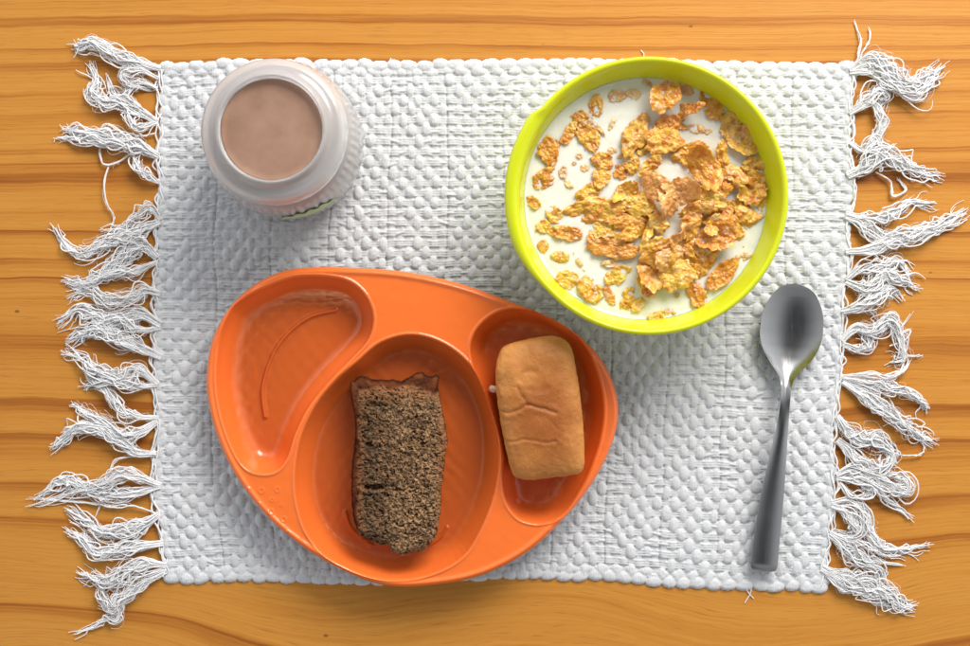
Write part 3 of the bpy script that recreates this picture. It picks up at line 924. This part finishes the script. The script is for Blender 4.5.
def build_roll():
    zref = 0.030; ztop = 0.041; zb = 0.0060
    z2 = lambda pts: [(x / 3.4 + 470, y / 3.4 + 310) for x, y in pts]
    out = z2([(100,150),(112,128),(140,114),(200,99),(262,89),(300,92),(330,108),(348,140),(358,190),(369,260),(378,330),(384,400),(388,470),(388,520),(380,545),(360,558),(310,565),(260,570),(215,576),(175,574),(150,562),(138,535),(124,480),(110,410),(98,340),(90,270),(88,210),(92,175)])
    na = 560
    cx, cy, th, R = polar_solid(out, 0, (540, 405), na, None, None, zb, 0, zref)
    nm = 260
    # super-elliptic section: angle from pole to underside
    ph = np.linspace(0.01, np.pi * 0.97, nm)
    e = 0.42
    fr = np.abs(np.sin(ph)) ** (e * 0.9)
    fz = np.sign(np.cos(ph)) * np.abs(np.cos(ph)) ** e
    # resample so that the middle of the top has rings too
    fr = np.concatenate([np.linspace(0.01, fr[0], 120, endpoint=False), fr]); fz = np.concatenate([np.full(120, fz[0]), fz])
    zm = (ztop + zb) / 2 + 0.003
    up = fz > 0
    X = cx + R[:, None] * fr[None] * np.cos(th)[:, None]; Y = cy + R[:, None] * fr[None] * np.sin(th)[:, None]
    Z = zm + np.where(up, fz * (ztop - zm), fz * (zm - zb))[None] + 0 * X
    dome = 0.0022 * (1 - np.clip(fr, 0, 1)[None] ** 2)
    Z = Z + np.where(up[None], dome, 0)
    k = S * (1 - 0.038 / D)
    pxx = X / k + 485; pyy = -Y / k + 323
    zx = (pxx - 470) * 3.4; zy = (pyy - 310) * 3.4
    topm = (up[None] * sstep(0.3, 0.9, fz[None]))
    def crease(pts, wid, dep):
        d = line_dist(zx, zy, catmull(pts, 24))
        return -dep * np.exp(-(d / wid) ** 2) + dep * 0.55 * np.exp(-((d - wid * 2.4) / (wid * 1.6)) ** 2)
    dz = 0
    dz = dz + crease([(102,345),(135,348),(165,338),(195,322),(230,330),(262,338),(290,348)], 5.5, 0.5)
    dz = dz + crease([(120,446),(150,446),(185,438),(220,442),(255,448),(290,444)], 4.2, 0.33)
    dz = dz + crease([(172,236),(178,216),(200,206),(220,212)], 9, 0.34)
    dz = dz + crease([(160,262),(170,284),(184,302),(194,320)], 6, 0.32)
    dz = dz + crease([(200,270),(232,274),(264,266)], 7, 0.36)
    dz = dz + crease([(262,372),(280,384),(294,402)], 5, 0.15)
    dz = dz + 0.5 * vnoise(zx / 60, zy / 50, 0, 4) + 0.18 * fbm(zx / 16, zy / 16, 0, 14, 3) + 0.05 * fbm(zx / 3.5, zy / 3.5, 0, 19, 2)
    Z = Z + dz * MM * topm
    X = X + 0.3 * MM * vnoise(X * 400, Y * 400, Z * 400, 3); Y = Y + 0.3 * MM * vnoise(X * 400, Y * 400, Z * 400, 5)
    P = np.stack([X, Y, Z], -1)
    q = np.sqrt(((zx - 250) / 165) ** 2 + ((zy - 350) / 250) ** 2)
    bake = np.clip(1.35 - 1.15 * q, 0, 1) + 0.30 * fbm(zx / 70, zy / 60, 0, 33, 3) + 0.10 * fbm(zx / 12, zy / 12, 0, 37, 3)
    low = sstep(420, 560, zy) * 0.25
    bake = np.clip(bake + low, 0, 1) * topm
    gold = lerp3((0.68, 0.295, 0.072), (0.36, 0.110, 0.022), bake)
    pale = np.array([0.74, 0.44, 0.18])[None, None]
    s = sstep(-0.1, -0.7, fz)[None] if False else (1 - sstep(-0.75, -0.1, fz))[None]
    cols = gold * (1 - s[..., None]) + pale * s[..., None]
    speck = (0.5 + 0.5 * vnoise(zx / 2.4, zy / 2.4, 0, 55)) > 0.93
    cols = np.where(speck[..., None], cols * 1.12 + 0.02, cols)
    root = empty("bread_roll", (float(cx), float(cy), zb))
    tag(root, "small golden brown bread roll with creased top in the plate's right well", "bread")
    o = finish_polar("crust", P, cx, cy, zb, M_roll, cols, root)
    # torn white crumb sticking out of the left side, low down
    m, nt, p = new_mat("white_bread_crumb")
    p.inputs['Base Color'].default_value = (0.85, 0.68, 0.52, 1); p.inputs['Roughness'].default_value = 0.9
    t2 = np.linspace(0, np.pi, 26); a2 = np.linspace(0, 2 * np.pi, 40, endpoint=False)
    A, T = np.meshgrid(a2, t2, indexing='ij')
    x0, y0 = PX(495, 389, 0.020)
    rr = 1 + 0.8 * fbm(np.cos(A) * np.sin(T) * 2.5, np.sin(A) * np.sin(T) * 2.5, np.cos(T) * 2.5, 9, 3)
    V = np.stack([x0 - cx + 0.0034 * rr * np.cos(A) * np.sin(T), y0 - cy + 0.0017 * rr * np.sin(A) * np.sin(T), 0.0185 - zb + 0.003 * rr * np.cos(T)], -1).reshape(-1, 3)
    make_mesh("torn_crumb", V, grid_faces(40, 26, True), m, root)
build_roll()

# ------------------------------------------------------------------ green bowl
BX, BY = [float(v) for v in PX(649.5, 195.5, 0.062)]
ZMILK = 0.0430
def build_bowl():
    root_z = MATZ
    R = 0.0795; H = 0.062
    inner = [(0.0005, 0.0062), (0.030, 0.0064), (0.044, 0.0080), (0.053, 0.0130), (0.0605, 0.0220), (0.0665, 0.0330), (0.0706, 0.0430), (0.0738, 0.0530), (0.0752, 0.0572)]
    pts = catmull(inner, 60).tolist()
    rim = [(0.0757, 0.0596), (0.0765, 0.0612), (0.0776, 0.0620), (0.0787, 0.0616), (0.0794, 0.0604), (0.0795, 0.0585), (0.0788, 0.0570), (0.0778, 0.0566)]
    outer = [(0.0772, 0.0545), (0.0755, 0.0490), (0.0722, 0.0400), (0.0680, 0.0300), (0.0620, 0.0195), (0.0545, 0.0105), (0.0460, 0.0058), (0.0440, 0.0040), (0.0420, 0.0036), (0.0405, 0.0046), (0.0300, 0.0048), (0.0005, 0.0048)]
    prof = pts + rim + catmull(outer, 50).tolist()
    def rmod(T, Rr, Z):
        # lid-opening tab on the left: rim flares out and dips
        a = np.degrees(T) % 360
        tab = sstep(140, 146, a) * (1 - sstep(196, 226, a))
        edge = sstep(0.0750, 0.0790, Rr) * (Z > 0.054)
        Rr = Rr + 0.0030 * tab * edge
        Z = Z - 0.0022 * tab * edge
        # inner second ledge, crescent on the upper left
        c = np.exp(-((a - 158) / 34) ** 2)
        led = np.exp(-((Z - 0.0575) / 0.0016) ** 2) * (Rr < 0.0762) * (Rr > 0.070)
        Rr = Rr - 0.0026 * c * led
        return Rr, Z
    V, F = lathe(prof, 512, 0, 0, rmod)
    V[:, 2] -= root_z
    o = make_mesh("cereal_bowl", V, F, M_lime, loc=(BX, BY, root_z))
    import bmesh as _bm
    bm = _bm.new(); bm.from_mesh(o.data); _bm.ops.recalc_face_normals(bm, faces=bm.faces); bm.to_mesh(o.data); bm.free()
    o.data.polygons.foreach_set("use_smooth", np.full(len(o.data.polygons), True, bool))
    tag(o, "lime green plastic bowl full of milk and corn flakes on the placemat", "bowl")
build_bowl()

# flakes: zoom coords (x,y), length, width, angle, lift mm, tilt
FL = [
 (45,200,58,50,80,0.3),(38,270,62,40,35,0.3),(8,330,32,24,-40,0.0),(33,390,36,30,0,0.0),(33,438,30,24,90,0.0),(75,465,38,26,0,0.0),
 (92,521,46,38,20,0.2),(150,545,62,48,-40,0.4),(197,562,44,20,-60,0.0),(243,570,58,30,70,0.3),(268,584,38,24,50,0.2),(325,610,58,20,10,0.0),
 (60,358,42,34,-50,0.0),(90,405,70,34,-5,0.3),(182,388,62,56,60,1.0),(125,115,36,26,0,0.0),(165,88,48,30,80,0.0),(97,157,60,24,60,0.2),
 (145,165,74,44,-55,0.5),(170,142,52,9,-55,-0.4),(205,132,46,9,60,-0.4),(214,66,36,26,0,-0.2),(254,60,34,26,0,-0.2),(287,30,52,10,-25,-0.3),
 (180,226,46,42,0,0.6),(177,264,62,38,80,0.6),(146,305,64,34,35,0.5),(82,255,28,18,80,-0.4),(95,283,30,14,-50,-0.5),(122,214,15,12,0,-0.2),
 (136,243,20,16,30,-0.1),(204,200,24,14,0,-0.5),(226,254,36,30,-20,0.0),(205,482,56,18,0,-0.5),(218,510,64,36,30,0.2),(122,478,46,10,-60,-0.4),
 (340,66,78,60,60,6.0),(392,100,104,30,-4,4.5),(385,48,40,24,-20,-0.2),(449,86,64,42,-55,0.6),(500,127,54,46,-20,0.8),(524,170,92,58,-35,1.2),
 (560,232,58,30,-5,0.8),(572,275,76,40,-25,1.0),(552,310,66,50,10,1.5),(541,362,66,52,30,2.0),(581,330,52,26,80,0.0),(350,132,60,36,0,0.6),
 (262,160,92,56,65,3.0),(330,172,88,68,10,3.2),(250,225,64,38,-70,1.2),(298,238,60,30,45,2.5),(425,150,72,22,-10,-0.6),(400,206,80,46,20,2.4),
 (432,240,96,66,-60,5.5),(479,212,64,28,-80,4.0),(490,268,86,58,-15,4.5),(520,262,52,40,10,2.0),
 (310,292,80,54,-25,9.0),(345,336,64,50,-35,10.5),(375,300,74,58,15,8.5),(440,322,82,58,-10,5.5),(410,348,76,34,20,6.5),(237,300,62,36,35,1.5),
 (272,330,72,56,-20,3.2),(165,352,134,58,12,2.0),(238,372,84,40,5,2.2),(202,440,112,50,-10,2.0),(262,397,82,34,35,3.6),(372,412,96,26,38,8.5),
 (400,388,70,46,75,5.6),(290,405,84,26,75,5.2),(322,455,84,70,15,6.5),(352,505,92,74,-20,5.5),(305,500,90,66,80,4.0),(350,470,70,60,40,8.0),
 (286,522,80,34,-75,2.6),(470,370,84,56,-10,4.0),(466,416,92,58,15,5.2),(426,466,84,74,40,3.2),(392,505,50,40,20,1.6),(416,562,60,42,-70,0.8),
 (480,507,84,42,42,1.0),(527,465,42,18,15,-0.1),(514,406,34,22,30,0.2),(505,338,40,26,0,0.6),(402,540,30,24,0,0.0),(455,385,50,30,60,6.0),
 (212,420,36,30,0,0.6),(318,372,60,40,-50,6.5),(245,335,40,34,0,1.5),(385,450,60,34,-60,4.5),(300,262,40,24,-20,0.5),(470,300,56,36,20,5.0),
 (150,130,14,10,0,-0.1),(110,232,10,8,0,-0.1),(225,215,14,10,20,-0.1),(365,560,14,12,0,-0.1),(58,225,26,18,60,0.0),(282,200,30,20,30,0.0),(345,600,22,16,30,-0.1),(505,390,60,30,-55,2.0),
]
M_flake = mat_attr("toasted_corn_flake", 0.38, 0.5, 1400, 0.5, 0.0004, 0.25, 0.25, var=0.25)
def flake_pos(f):
    px = f[0] / 2.4846 + 530; py = f[1] / 2.4846 + 70
    z = ZMILK + max(f[5], 0) * MM
    x, y = PX(px, py, z); return float(x), float(y), z

def build_milk():
    na, nr = 360, 150
    th = np.linspace(0, 2 * np.pi, na, endpoint=False)
    Rm = 0.0709
    f = np.linspace(0.004, 1, nr)
    X = Rm * f[None] * np.cos(th)[:, None]; Y = Rm * f[None] * np.sin(th)[:, None]
    Z = np.zeros_like(X)
    for fl in FL:
        x, y, z = flake_pos(fl)
        a = math.radians(fl[4]); k = S / 2.4846 * 0.94
        dx = X - (x - BX); dy = Y - (y - BY)
        ex = (dx * math.cos(a) + dy * math.sin(a)) / (fl[2] * k * 0.62); ey = (-dx * math.sin(a) + dy * math.cos(a)) / (fl[3] * k * 0.62)
        Z = np.maximum(Z, 0.00022 * np.exp(-(ex ** 2 + ey ** 2) ** 1.2))
    Z = Z + 0.0003 * fbm(X * 130, Y * 130, 0, 5, 2)
    Z = Z + 0.0006 * sstep(0.965, 1.0, f)[None]
    P = np.stack([X, Y, Z], -1)
    m, nt, p = new_mat("milk")
    p.inputs['Base Color'].default_value = (0.84, 0.83, 0.72, 1)
    p.inputs['Roughness'].default_value = 0.12
    p.inputs['Subsurface Weight'].default_value = 0.6
    p.inputs['Subsurface Radius'].default_value = (1, 0.9, 0.6); p.inputs['Subsurface Scale'].default_value = 0.005
    # tiny dark bran specks floating in the milk
    co = N(nt, 'ShaderNodeTexCoord').outputs['Object']
    vor = N(nt, 'ShaderNodeTexVoronoi'); vor.inputs['Scale'].default_value = 75
    L(nt, co, vor.inputs['Vector'])
    spk = ramp(nt, vor.outputs['Distance'], [(0.0, 0.7), (0.035, 0.6), (0.06, 0.0)])
    L(nt, mixc(nt, spk, (0.84, 0.83, 0.72), (0.45, 0.22, 0.07)), p.inputs['Base Color'])
    low = P[:, -1:, :] * np.array([0.985, 0.985, 1]); 
    ringsd = []
    for q, (r_, z_) in enumerate([(0.0703, -0.002), (0.0672, -0.011), (0.0600, -0.023), (0.052, -0.0295), (0.043, -0.0345), (0.02, -0.0362), (0.0005, -0.0363)]):
        ringsd.append(np.stack([(r_ - 0.0004) * np.cos(th), (r_ - 0.0004) * np.sin(th), np.full(na, z_)], -1)[:, None])
    P = np.concatenate([P] + ringsd, 1)
    mm = P.shape[1]
    V = np.vstack([P.reshape(-1, 3), [[0, 0, float(P[:, 0, 2].mean())]]])
    F = grid_faces(na, mm, True).tolist(); i = np.arange(na); j = (i + 1) % na
    F += np.stack([np.full(na, len(V) - 1), i * mm, j * mm], 1).tolist()
    o = make_mesh("milk", V, F, m, loc=(BX, BY, ZMILK))
    tag(o, "creamy white milk filling the lime green bowl around the corn flakes", "milk")
build_milk()

def build_flakes():
    nums = ["twelve", "one", "two", "three", "four", "five", "six", "seven", "eight", "nine", "ten", "eleven"]
    recs = []
    for i, f in enumerate(FL):
        x, y, z = flake_pos(f)
        dx, dy = x - BX, y - BY
        r = math.hypot(dx, dy) / 0.071
        ang = math.degrees(math.atan2(dx, dy)) % 360
        h = int(round(ang / 30)) % 12
        ring = 'edge' if r > 0.72 else ('mid' if r > 0.34 else 'centre')
        sz = 'tiny' if f[2] * f[3] < 330 else ('small' if f[2] * f[3] < 1500 else ('large' if f[2] * f[3] > 4300 else 'medium'))
        if ring == 'centre': h = 0 if dy > 0 else 6
        recs.append((sz, ring, h, y, i))
    buckets = {}
    for rc in recs: buckets.setdefault(rc[:3], []).append(rc)
    labels = {}
    for (sz, ring, h), lst in buckets.items():
        lst.sort(key=lambda q: -q[3]); n = len(lst)
        for k, rc in enumerate(lst):
            if ring == 'centre': where = "in the upper part of the bowl's central pile" if h == 0 else "in the lower part of the bowl's central pile"
            elif ring == 'mid': where = "halfway out towards %s o'clock in the bowl" % nums[h]
            else: where = "by the milk's edge at %s o'clock" % nums[h]
            s = "%s golden corn flake %s" % (sz, where)
            if n == 2: s += ", " + ("upper" if k == 0 else "lower")
            elif n > 2:
                s += ", " + ("topmost" if k == 0 else ("lowest" if k == n - 1 else ["", "second", "third", "fourth", "fifth", "sixth", "seventh", "eighth"][k] + " down"))
            labels[rc[4]] = s
    for i, f in enumerate(FL):
        r = np.random.default_rng(900 + i)
        x, y, z = flake_pos(f)
        k = S / 2.4846 * 0.94 * 1.0
        a, b = f[2] * k / 2 * 1.18, f[3] * k / 2 * 1.18
        big = f[2] * f[3] > 900
        na, nr = (110, 34) if big else (56, 14)
        th = np.linspace(0, 2 * np.pi, na, endpoint=False)
        sd = int(r.integers(1, 9999))
        Ro = 1 + 0.24 * fbm(np.cos(th) * 1.6, np.sin(th) * 1.6, 0, sd, 2) + 0.17 * fbm(np.cos(th) * 5, np.sin(th) * 5, 0, sd + 5, 3)
        fr = np.linspace(0.02, 1, nr)
        X = a * Ro[:, None] * fr[None] * np.cos(th)[:, None]; Y = b * Ro[:, None] * fr[None] * np.sin(th)[:, None]
        lift = max(f[5], 0)
        m_ = (a + b) / 2
        curl = r.uniform(0.25, 0.9) * (0.25 if lift < 1 else 1.1)
        sgn = -1 if (r.random() < 0.6) else 1
        ca = r.uniform(0, np.pi)
        sx = (X * math.cos(ca) + Y * math.sin(ca))
        Z = sgn * curl * sx ** 2 / (m_ * 1.8)
        Z = Z + 0.30 * min(m_, 0.006) * fbm(X / 0.0042, Y / 0.0042, 0, sd + 9, 3)
        # toasted blisters
        F1, cid = worley(X / 0.0026, Y / 0.0026, np.full(X.shape, sd * 0.37), sd)
        Z = Z + 0.0007 * np.clip(0.6 - F1, 0, 1) * (cid > 0.25) * 1.6 * (1 - 0.5 * fr[None] ** 4)
        Z = Z + 0.00022 * fbm(X / 0.0011, Y / 0.0011, 0, sd + 13, 2)
        if lift < 0.9: Z = Z - np.mean(Z) + (0.00045 if f[5] >= 0 else 0.0002)
        th_ = 0.00038
        edge = 1 - 0.7 * sstep(0.9, 1, fr)[None]
        topP = np.stack([X, Y, Z + th_ * edge], -1); botP = np.stack([X, Y, Z - th_ * edge], -1)[:, ::-1]
        P = np.concatenate([topP, botP], 1)
        tl = min(0.75, 0.06 + lift * 0.055) * r.uniform(0.5, 1.2); ta = r.uniform(0, 2 * np.pi)
        if f[2] > 2.6 * f[3] and lift > 2: tl = 0.9
        Rm = Matrix.Rotation(math.radians(f[4]), 3, 'Z')
        Rt = Matrix.Rotation(tl, 3, Vector((math.cos(ta), math.sin(ta), 0)))
        M = np.array(Rt @ Rm)
        V = P.reshape(-1, 3) @ M.T
        mm = P.shape[1]
        faces = grid_faces(na, mm, True).tolist()
        V = np.vstack([V, P[:, 0].mean(0)[None] @ M.T, P[:, -1].mean(0)[None] @ M.T])
        q = np.arange(na); j = (q + 1) % na
        faces += np.stack([np.full(na, len(V) - 2), q * mm, j * mm], 1).tolist() + np.stack([np.full(na, len(V) - 1), j * mm + mm - 1, q * mm + mm - 1], 1).tolist()
        o = make_mesh("corn_flake", V, faces, M_flake, loc=(x, y, z))
        # colour: golden to toasted, with a milky film
        tone = r.uniform(0, 1) ** 1.3
        base0 = np.array([0.95, 0.58, 0.075]) * (1 - tone) + np.array([0.88, 0.40, 0.055]) * tone
        base1 = np.array([0.64, 0.22, 0.022])
        if lift > 7.5: base0 = np.array([0.90, 0.48, 0.15]); base1 = np.array([0.68, 0.27, 0.055])
        nz = np.clip(0.30 + 1.1 * fbm(P[..., 0] / 0.0032, P[..., 1] / 0.0032, 0, sd + 17, 3) + 0.35 * tone - 0.1, 0, 1)
        col = base0[None, None] * (1 - nz[..., None]) + base1[None, None] * nz[..., None]
        film = np.clip(1.9 * fbm(P[..., 0] / 0.0021, P[..., 1] / 0.0021, 4, sd + 23, 3) - 0.75 + r.uniform(-0.1, 0.35), 0, 0.45)
        if f[5] < 0: film = np.clip(film + 0.3, 0, 0.65)
        col = col * (1 - film[..., None]) + np.array([0.84, 0.70, 0.56])[None, None] * film[..., None]
        C = col.reshape(-1, 3); C = np.vstack([C, col[:, 0].mean(0)[None], col[:, -1].mean(0)[None]])
        color_attr(o, C)
        tag(o, labels[i], "corn flake", "corn flakes in the bowl of milk")
build_flakes()

# ------------------------------------------------------------------ jar of chocolate milk
def build_jar():
    zt = 0.080
    cx, cy = [float(v) for v in PX(270.5, 128.5, zt)]
    root = empty("plastic_jar", (cx, cy, MATZ))
    tag(root, "squat frosted plastic jar with ribbed sides and thick rim, full of pinkish drink", "jar")
    z0 = MATZ
    outer = [(0.0288, zt - 0.0008), (0.0292, zt), (0.0300, zt + 0.0002), (0.0308, zt - 0.0004), (0.0316, zt - 0.0018), (0.0330, zt - 0.0040), (0.0352, zt - 0.0052), (0.0375, zt - 0.0058), (0.0398, zt - 0.0075), (0.0411, zt - 0.0105), (0.0414, zt - 0.0145), (0.0404, zt - 0.0172), (0.0400, zt - 0.0190), (0.0412, zt - 0.0215), (0.0432, zt - 0.0260), (0.0445, zt - 0.0330), (0.0450, 0.036), (0.0450, 0.020), (0.0438, 0.010), (0.0405, z0 + 0.0012), (0.037, z0), (0.0005, z0 + 0.0002)]
    inner = [(0.0005, z0 + 0.0022), (0.036, z0 + 0.0022), (0.0405, z0 + 0.006), (0.0432, 0.016), (0.0434, 0.036), (0.0428, zt - 0.033), (0.0412, zt - 0.0265), (0.0392, zt - 0.021), (0.0392, zt - 0.0125), (0.0370, zt - 0.0080), (0.0330, zt - 0.0065), (0.0300, zt - 0.0058), (0.0285, zt - 0.0040), (0.0284, zt - 0.0020)]
    prof = catmull(outer, 150).tolist() + catmull(inner, 70).tolist() + [list(outer[0])]
    def rmod(T, Rr, Z):
        band = sstep(0.006, 0.012, Z) * (1 - sstep(zt - 0.026, zt - 0.021, Z)) * (Rr > 0.0395)
        rib = 0.00050 * (0.5 + 0.5 * np.cos(T * 58))
        return Rr + rib * band, Z
    V, F = lathe(prof, 58 * 12, 0, 0, rmod)
    V[:, 2] -= MATZ
    o = make_mesh("jar_body", V, F[:, ::-1], M_jar, root)
    import bmesh as _bm
    bm = _bm.new(); bm.from_mesh(o.data); _bm.ops.remove_doubles(bm, verts=bm.verts, dist=1e-6); _bm.ops.recalc_face_normals(bm, faces=bm.faces); bm.to_mesh(o.data); bm.free()
    o.data.polygons.foreach_set("use_smooth", np.full(len(o.data.polygons), True, bool))
    # green printed band on the side towards the plate
    m = mat_plastic("green_print", (0.42, 0.60, 0.26), 0.4, 0.0)
    A = np.linspace(math.radians(-92), math.radians(-48), 60); Zs = np.linspace(0, 1, 12)
    AA, ZZ = np.meshgrid(A, Zs, indexing='ij')
    env = np.sin((AA - A[0]) / (A[-1] - A[0]) * np.pi) ** 0.5
    hgt = 0.003 + 0.016 * env * (0.8 + 0.2 * np.cos(AA * 37))
    z = 0.030 + hgt * ZZ
    rr = 0.04562 + 0 * z
    V = np.stack([rr * np.cos(AA), rr * np.sin(AA), z - MATZ], -1).reshape(-1, 3)
    ob = make_mesh("printed_label", V, grid_faces(60, 12), m, root)
    # drink
    md, nt, p = new_mat("chocolate_milk")
    co = N(nt, 'ShaderNodeTexCoord').outputs['Object']
    n = noise_node(nt, co, 60, 4, 0.6); n2 = noise_node(nt, co, 700, 2)
    c = mixc(nt, ramp(nt, n, [(0.35, 0.0), (0.75, 1.0)]), (0.40, 0.240, 0.165), (0.30, 0.172, 0.115))
    c = mixc(nt, ramp(nt, n2, [(0.70, 0.0), (0.76, 0.5)]), c, (0.26, 0.12, 0.07))
    L(nt, c, p.inputs['Base Color'])
    p.inputs['Roughness'].default_value = 0.28
    p.inputs['Subsurface Weight'].default_value = 0.3; p.inputs['Subsurface Scale'].default_value = 0.002
    L(nt, bump(nt, n, 0.25, 0.0006), p.inputs['Normal'])
    zs = zt - 0.0046
    prof = [(0.0004, zs), (0.008, zs), (0.016, zs), (0.024, zs), (0.0276, zs + 0.0001), (0.0285, zs + 0.0006), (0.0285, zs - 0.0012), (0.0318, zs - 0.0030), (0.0378, zs - 0.0052), (0.0384, zs - 0.010), (0.0384, zs - 0.0185), (0.0420, zs - 0.0300), (0.0424, 0.03), (0.0422, 0.018), (0.0395, z0 + 0.0062), (0.035, z0 + 0.0030), (0.0004, z0 + 0.0030)]
    V, F = lathe(prof, 160)
    V[:, 2] -= MATZ
    o = make_mesh("chocolate_drink", V, F, md, loc=(cx, cy, MATZ))
    bm = _bm.new(); bm.from_mesh(o.data); _bm.ops.holes_fill(bm, edges=bm.edges, sides=0); _bm.ops.recalc_face_normals(bm, faces=bm.faces); bm.to_mesh(o.data); bm.free()
    o.data.polygons.foreach_set("use_smooth", np.full(len(o.data.polygons), True, bool))
    tag(o, "pinkish brown chocolate milk filling the frosted jar to its rim", "drink")
build_jar()

# ------------------------------------------------------------------ spoon
def build_spoon():
    # centre line photo px, half width px, height mm, dish depth mm
    st = [  # (px, py, hw, z, dish)
     (795.0,284.5,0.0,10.2,0.0),(794.8,286,9.5,10.1,0.8),(794.3,290,16.5,9.9,2.2),(793.6,297,22.8,9.3,3.8),(792.5,308,28.2,9.1,5.2),(791.3,320,31.0,9.0,6.0),
     (790.0,333,31.4,9.0,6.3),(788.8,345,29.0,9.1,6.0),(787.6,356,24.0,9.35,5.2),(786.4,365,17.5,9.8,4.2),(785.4,373,10.8,10.5,3.1),(784.5,380,6.6,11.4,2.0),(783.6,388,5.0,12.3,1.1),
     (782.2,402,4.7,13.4,0.2),(780.2,420,5.3,13.8,-0.7),(777.6,440,6.8,13.2,-1.4),(774.8,462,8.8,11.9,-1.6),(772.0,486,10.8,10.2,-1.6),(769.6,508,12.0,8.6,-1.6),(767.4,530,12.7,7.2,-1.6),(765.6,550,13.2,6.2,-1.6),(764.4,564,13.4,5.8,-1.6),(763.9,568.5,12.6,5.7,-0.6),(763.7,570.5,10.8,5.7,-0.4),(763.6,571.4,7.0,5.7,-0.2)]
    st = np.array(st)
    # parametrise by y with dense rows near the tip
    n = 260
    d = np.concatenate([[0], np.cumsum(np.hypot(np.diff(st[:, 0]), np.diff(st[:, 1])))])
    t = np.linspace(0, 1, n) ** 1.25 * d[-1]
    def pchip(x, xp, yp):
        h = np.diff(xp); dl = np.diff(yp) / h
        m = np.zeros_like(yp)
        for i in range(1, len(xp) - 1):
            m[i] = 0 if dl[i - 1] * dl[i] <= 0 else 2 * dl[i - 1] * dl[i] / (dl[i - 1] + dl[i])
        m[0] = dl[0]; m[-1] = dl[-1]
        i = np.clip(np.searchsorted(xp, x) - 1, 0, len(xp) - 2)
        s = (x - xp[i]) / h[i]
        return ((1 + 2 * s) * (1 - s) ** 2) * yp[i] + s * (1 - s) ** 2 * h[i] * m[i] + s * s * (3 - 2 * s) * yp[i + 1] + s * s * (s - 1) * h[i] * m[i + 1]
    cols = [pchip(t, d, st[:, k]) for k in range(5)]
    # round tip: hw follows a square-root near the start
    cxp, cyp, hw, z, dish = cols
    tip = t < d[3]
    hw = np.where(tip, st[3, 2] * np.sqrt(np.clip(1 - (1 - t / d[3]) ** 2, 0, 1)) * 0.0 + np.interp(t, [0, .4, 1, 1.6, 2.6, 4, 5.6, 8, 10.5, d[3]], [0.01, 4.6, 7.4, 9.6, 12.4, 14.8, 17.0, 19.6, 21.6, st[3, 2]]), hw)
    T = np.stack([np.gradient(cxp), np.gradient(cyp)], 1); T /= np.linalg.norm(T, axis=1)[:, None] + 1e-9
    Nn = np.stack([-T[:, 1], T[:, 0]], 1)
    nv = 61
    v = np.sin(np.linspace(-np.pi / 2, np.pi / 2, nv))
    PXx = cxp[:, None] + Nn[:, 0:1] * hw[:, None] * v[None]
    PYy = cyp[:, None] + Nn[:, 1:2] * hw[:, None] * v[None]
    X, Y = PX(PXx, PYy, 0.009)
    prof = (1 - np.abs(v) ** 2.0)[None]
    Z = (z[:, None] - dish[:, None] * prof) * MM + 0.0032
    # engraved edge line: thin rolled border on the handle
    top = np.stack([X, Y, Z], -1)
    thick = (0.0009 + 0.0007 * sstep(70, 130, t))[:, None] * (0.35 + 0.65 * np.sqrt(np.clip(1 - np.abs(v) ** 6, 0, 1)))[None]
    bot = np.stack([X, Y, Z - thick * 1.25], -1)[:, ::-1]
    sheet = np.concatenate([top, bot], 1)      # closed loop across
    m = sheet.shape[1]
    V = sheet.reshape(-1, 3)
    i = np.arange(n - 1)[:, None]; k = np.arange(m)[None]; k2 = (k + 1) % m
    F = np.stack([i * m + k, i * m + k2, (i + 1) * m + k2, (i + 1) * m + k], -1).reshape(-1, 4).tolist()
    F.append(list(range(m))); F.append(list(range((n - 1) * m, n * m))[::-1])
    mt, nt, p = new_mat("brushed_stainless_steel")
    p.inputs['Base Color'].default_value = (0.40, 0.395, 0.39, 1); p.inputs['Metallic'].default_value = 1.0
    p.inputs['Roughness'].default_value = 0.24
    co = N(nt, 'ShaderNodeTexCoord').outputs['Object']
    rot = N(nt, 'ShaderNodeMapping'); rot.inputs['Rotation'].default_value = (0, 0, math.radians(7)); rot.inputs['Scale'].default_value = (1400, 60, 60)
    L(nt, co, rot.inputs['Vector'])
    s1 = noise_node(nt, rot.outputs[0], 1.0, 3, 0.6)
    sm = noise_node(nt, co, 60, 4, 0.6)
    L(nt, ramp(nt, math_node(nt, 'ADD', math_node(nt, 'MULTIPLY', s1, 0.5), math_node(nt, 'MULTIPLY', sm, 0.5)), [(0.3, 0.15), (0.7, 0.30)]), p.inputs['Roughness'])
    L(nt, bump(nt, s1, 0.10, 0.0002), p.inputs['Normal'])
    c0 = PX(783, 400, 0.01)
    o = make_mesh("spoon", V - np.array([c0[0], c0[1], 0]), F, mt, loc=(float(c0[0]), float(c0[1]), 0.0))
    import bmesh as _bm
    bm = _bm.new(); bm.from_mesh(o.data); _bm.ops.remove_doubles(bm, verts=bm.verts, dist=2e-6); _bm.ops.recalc_face_normals(bm, faces=bm.faces); bm.to_mesh(o.data); bm.free()
    o.data.polygons.foreach_set("use_smooth", np.full(len(o.data.polygons), True, bool))
    tag(o, "scratched stainless steel spoon lying on the placemat right of the bowl", "spoon")
build_spoon()
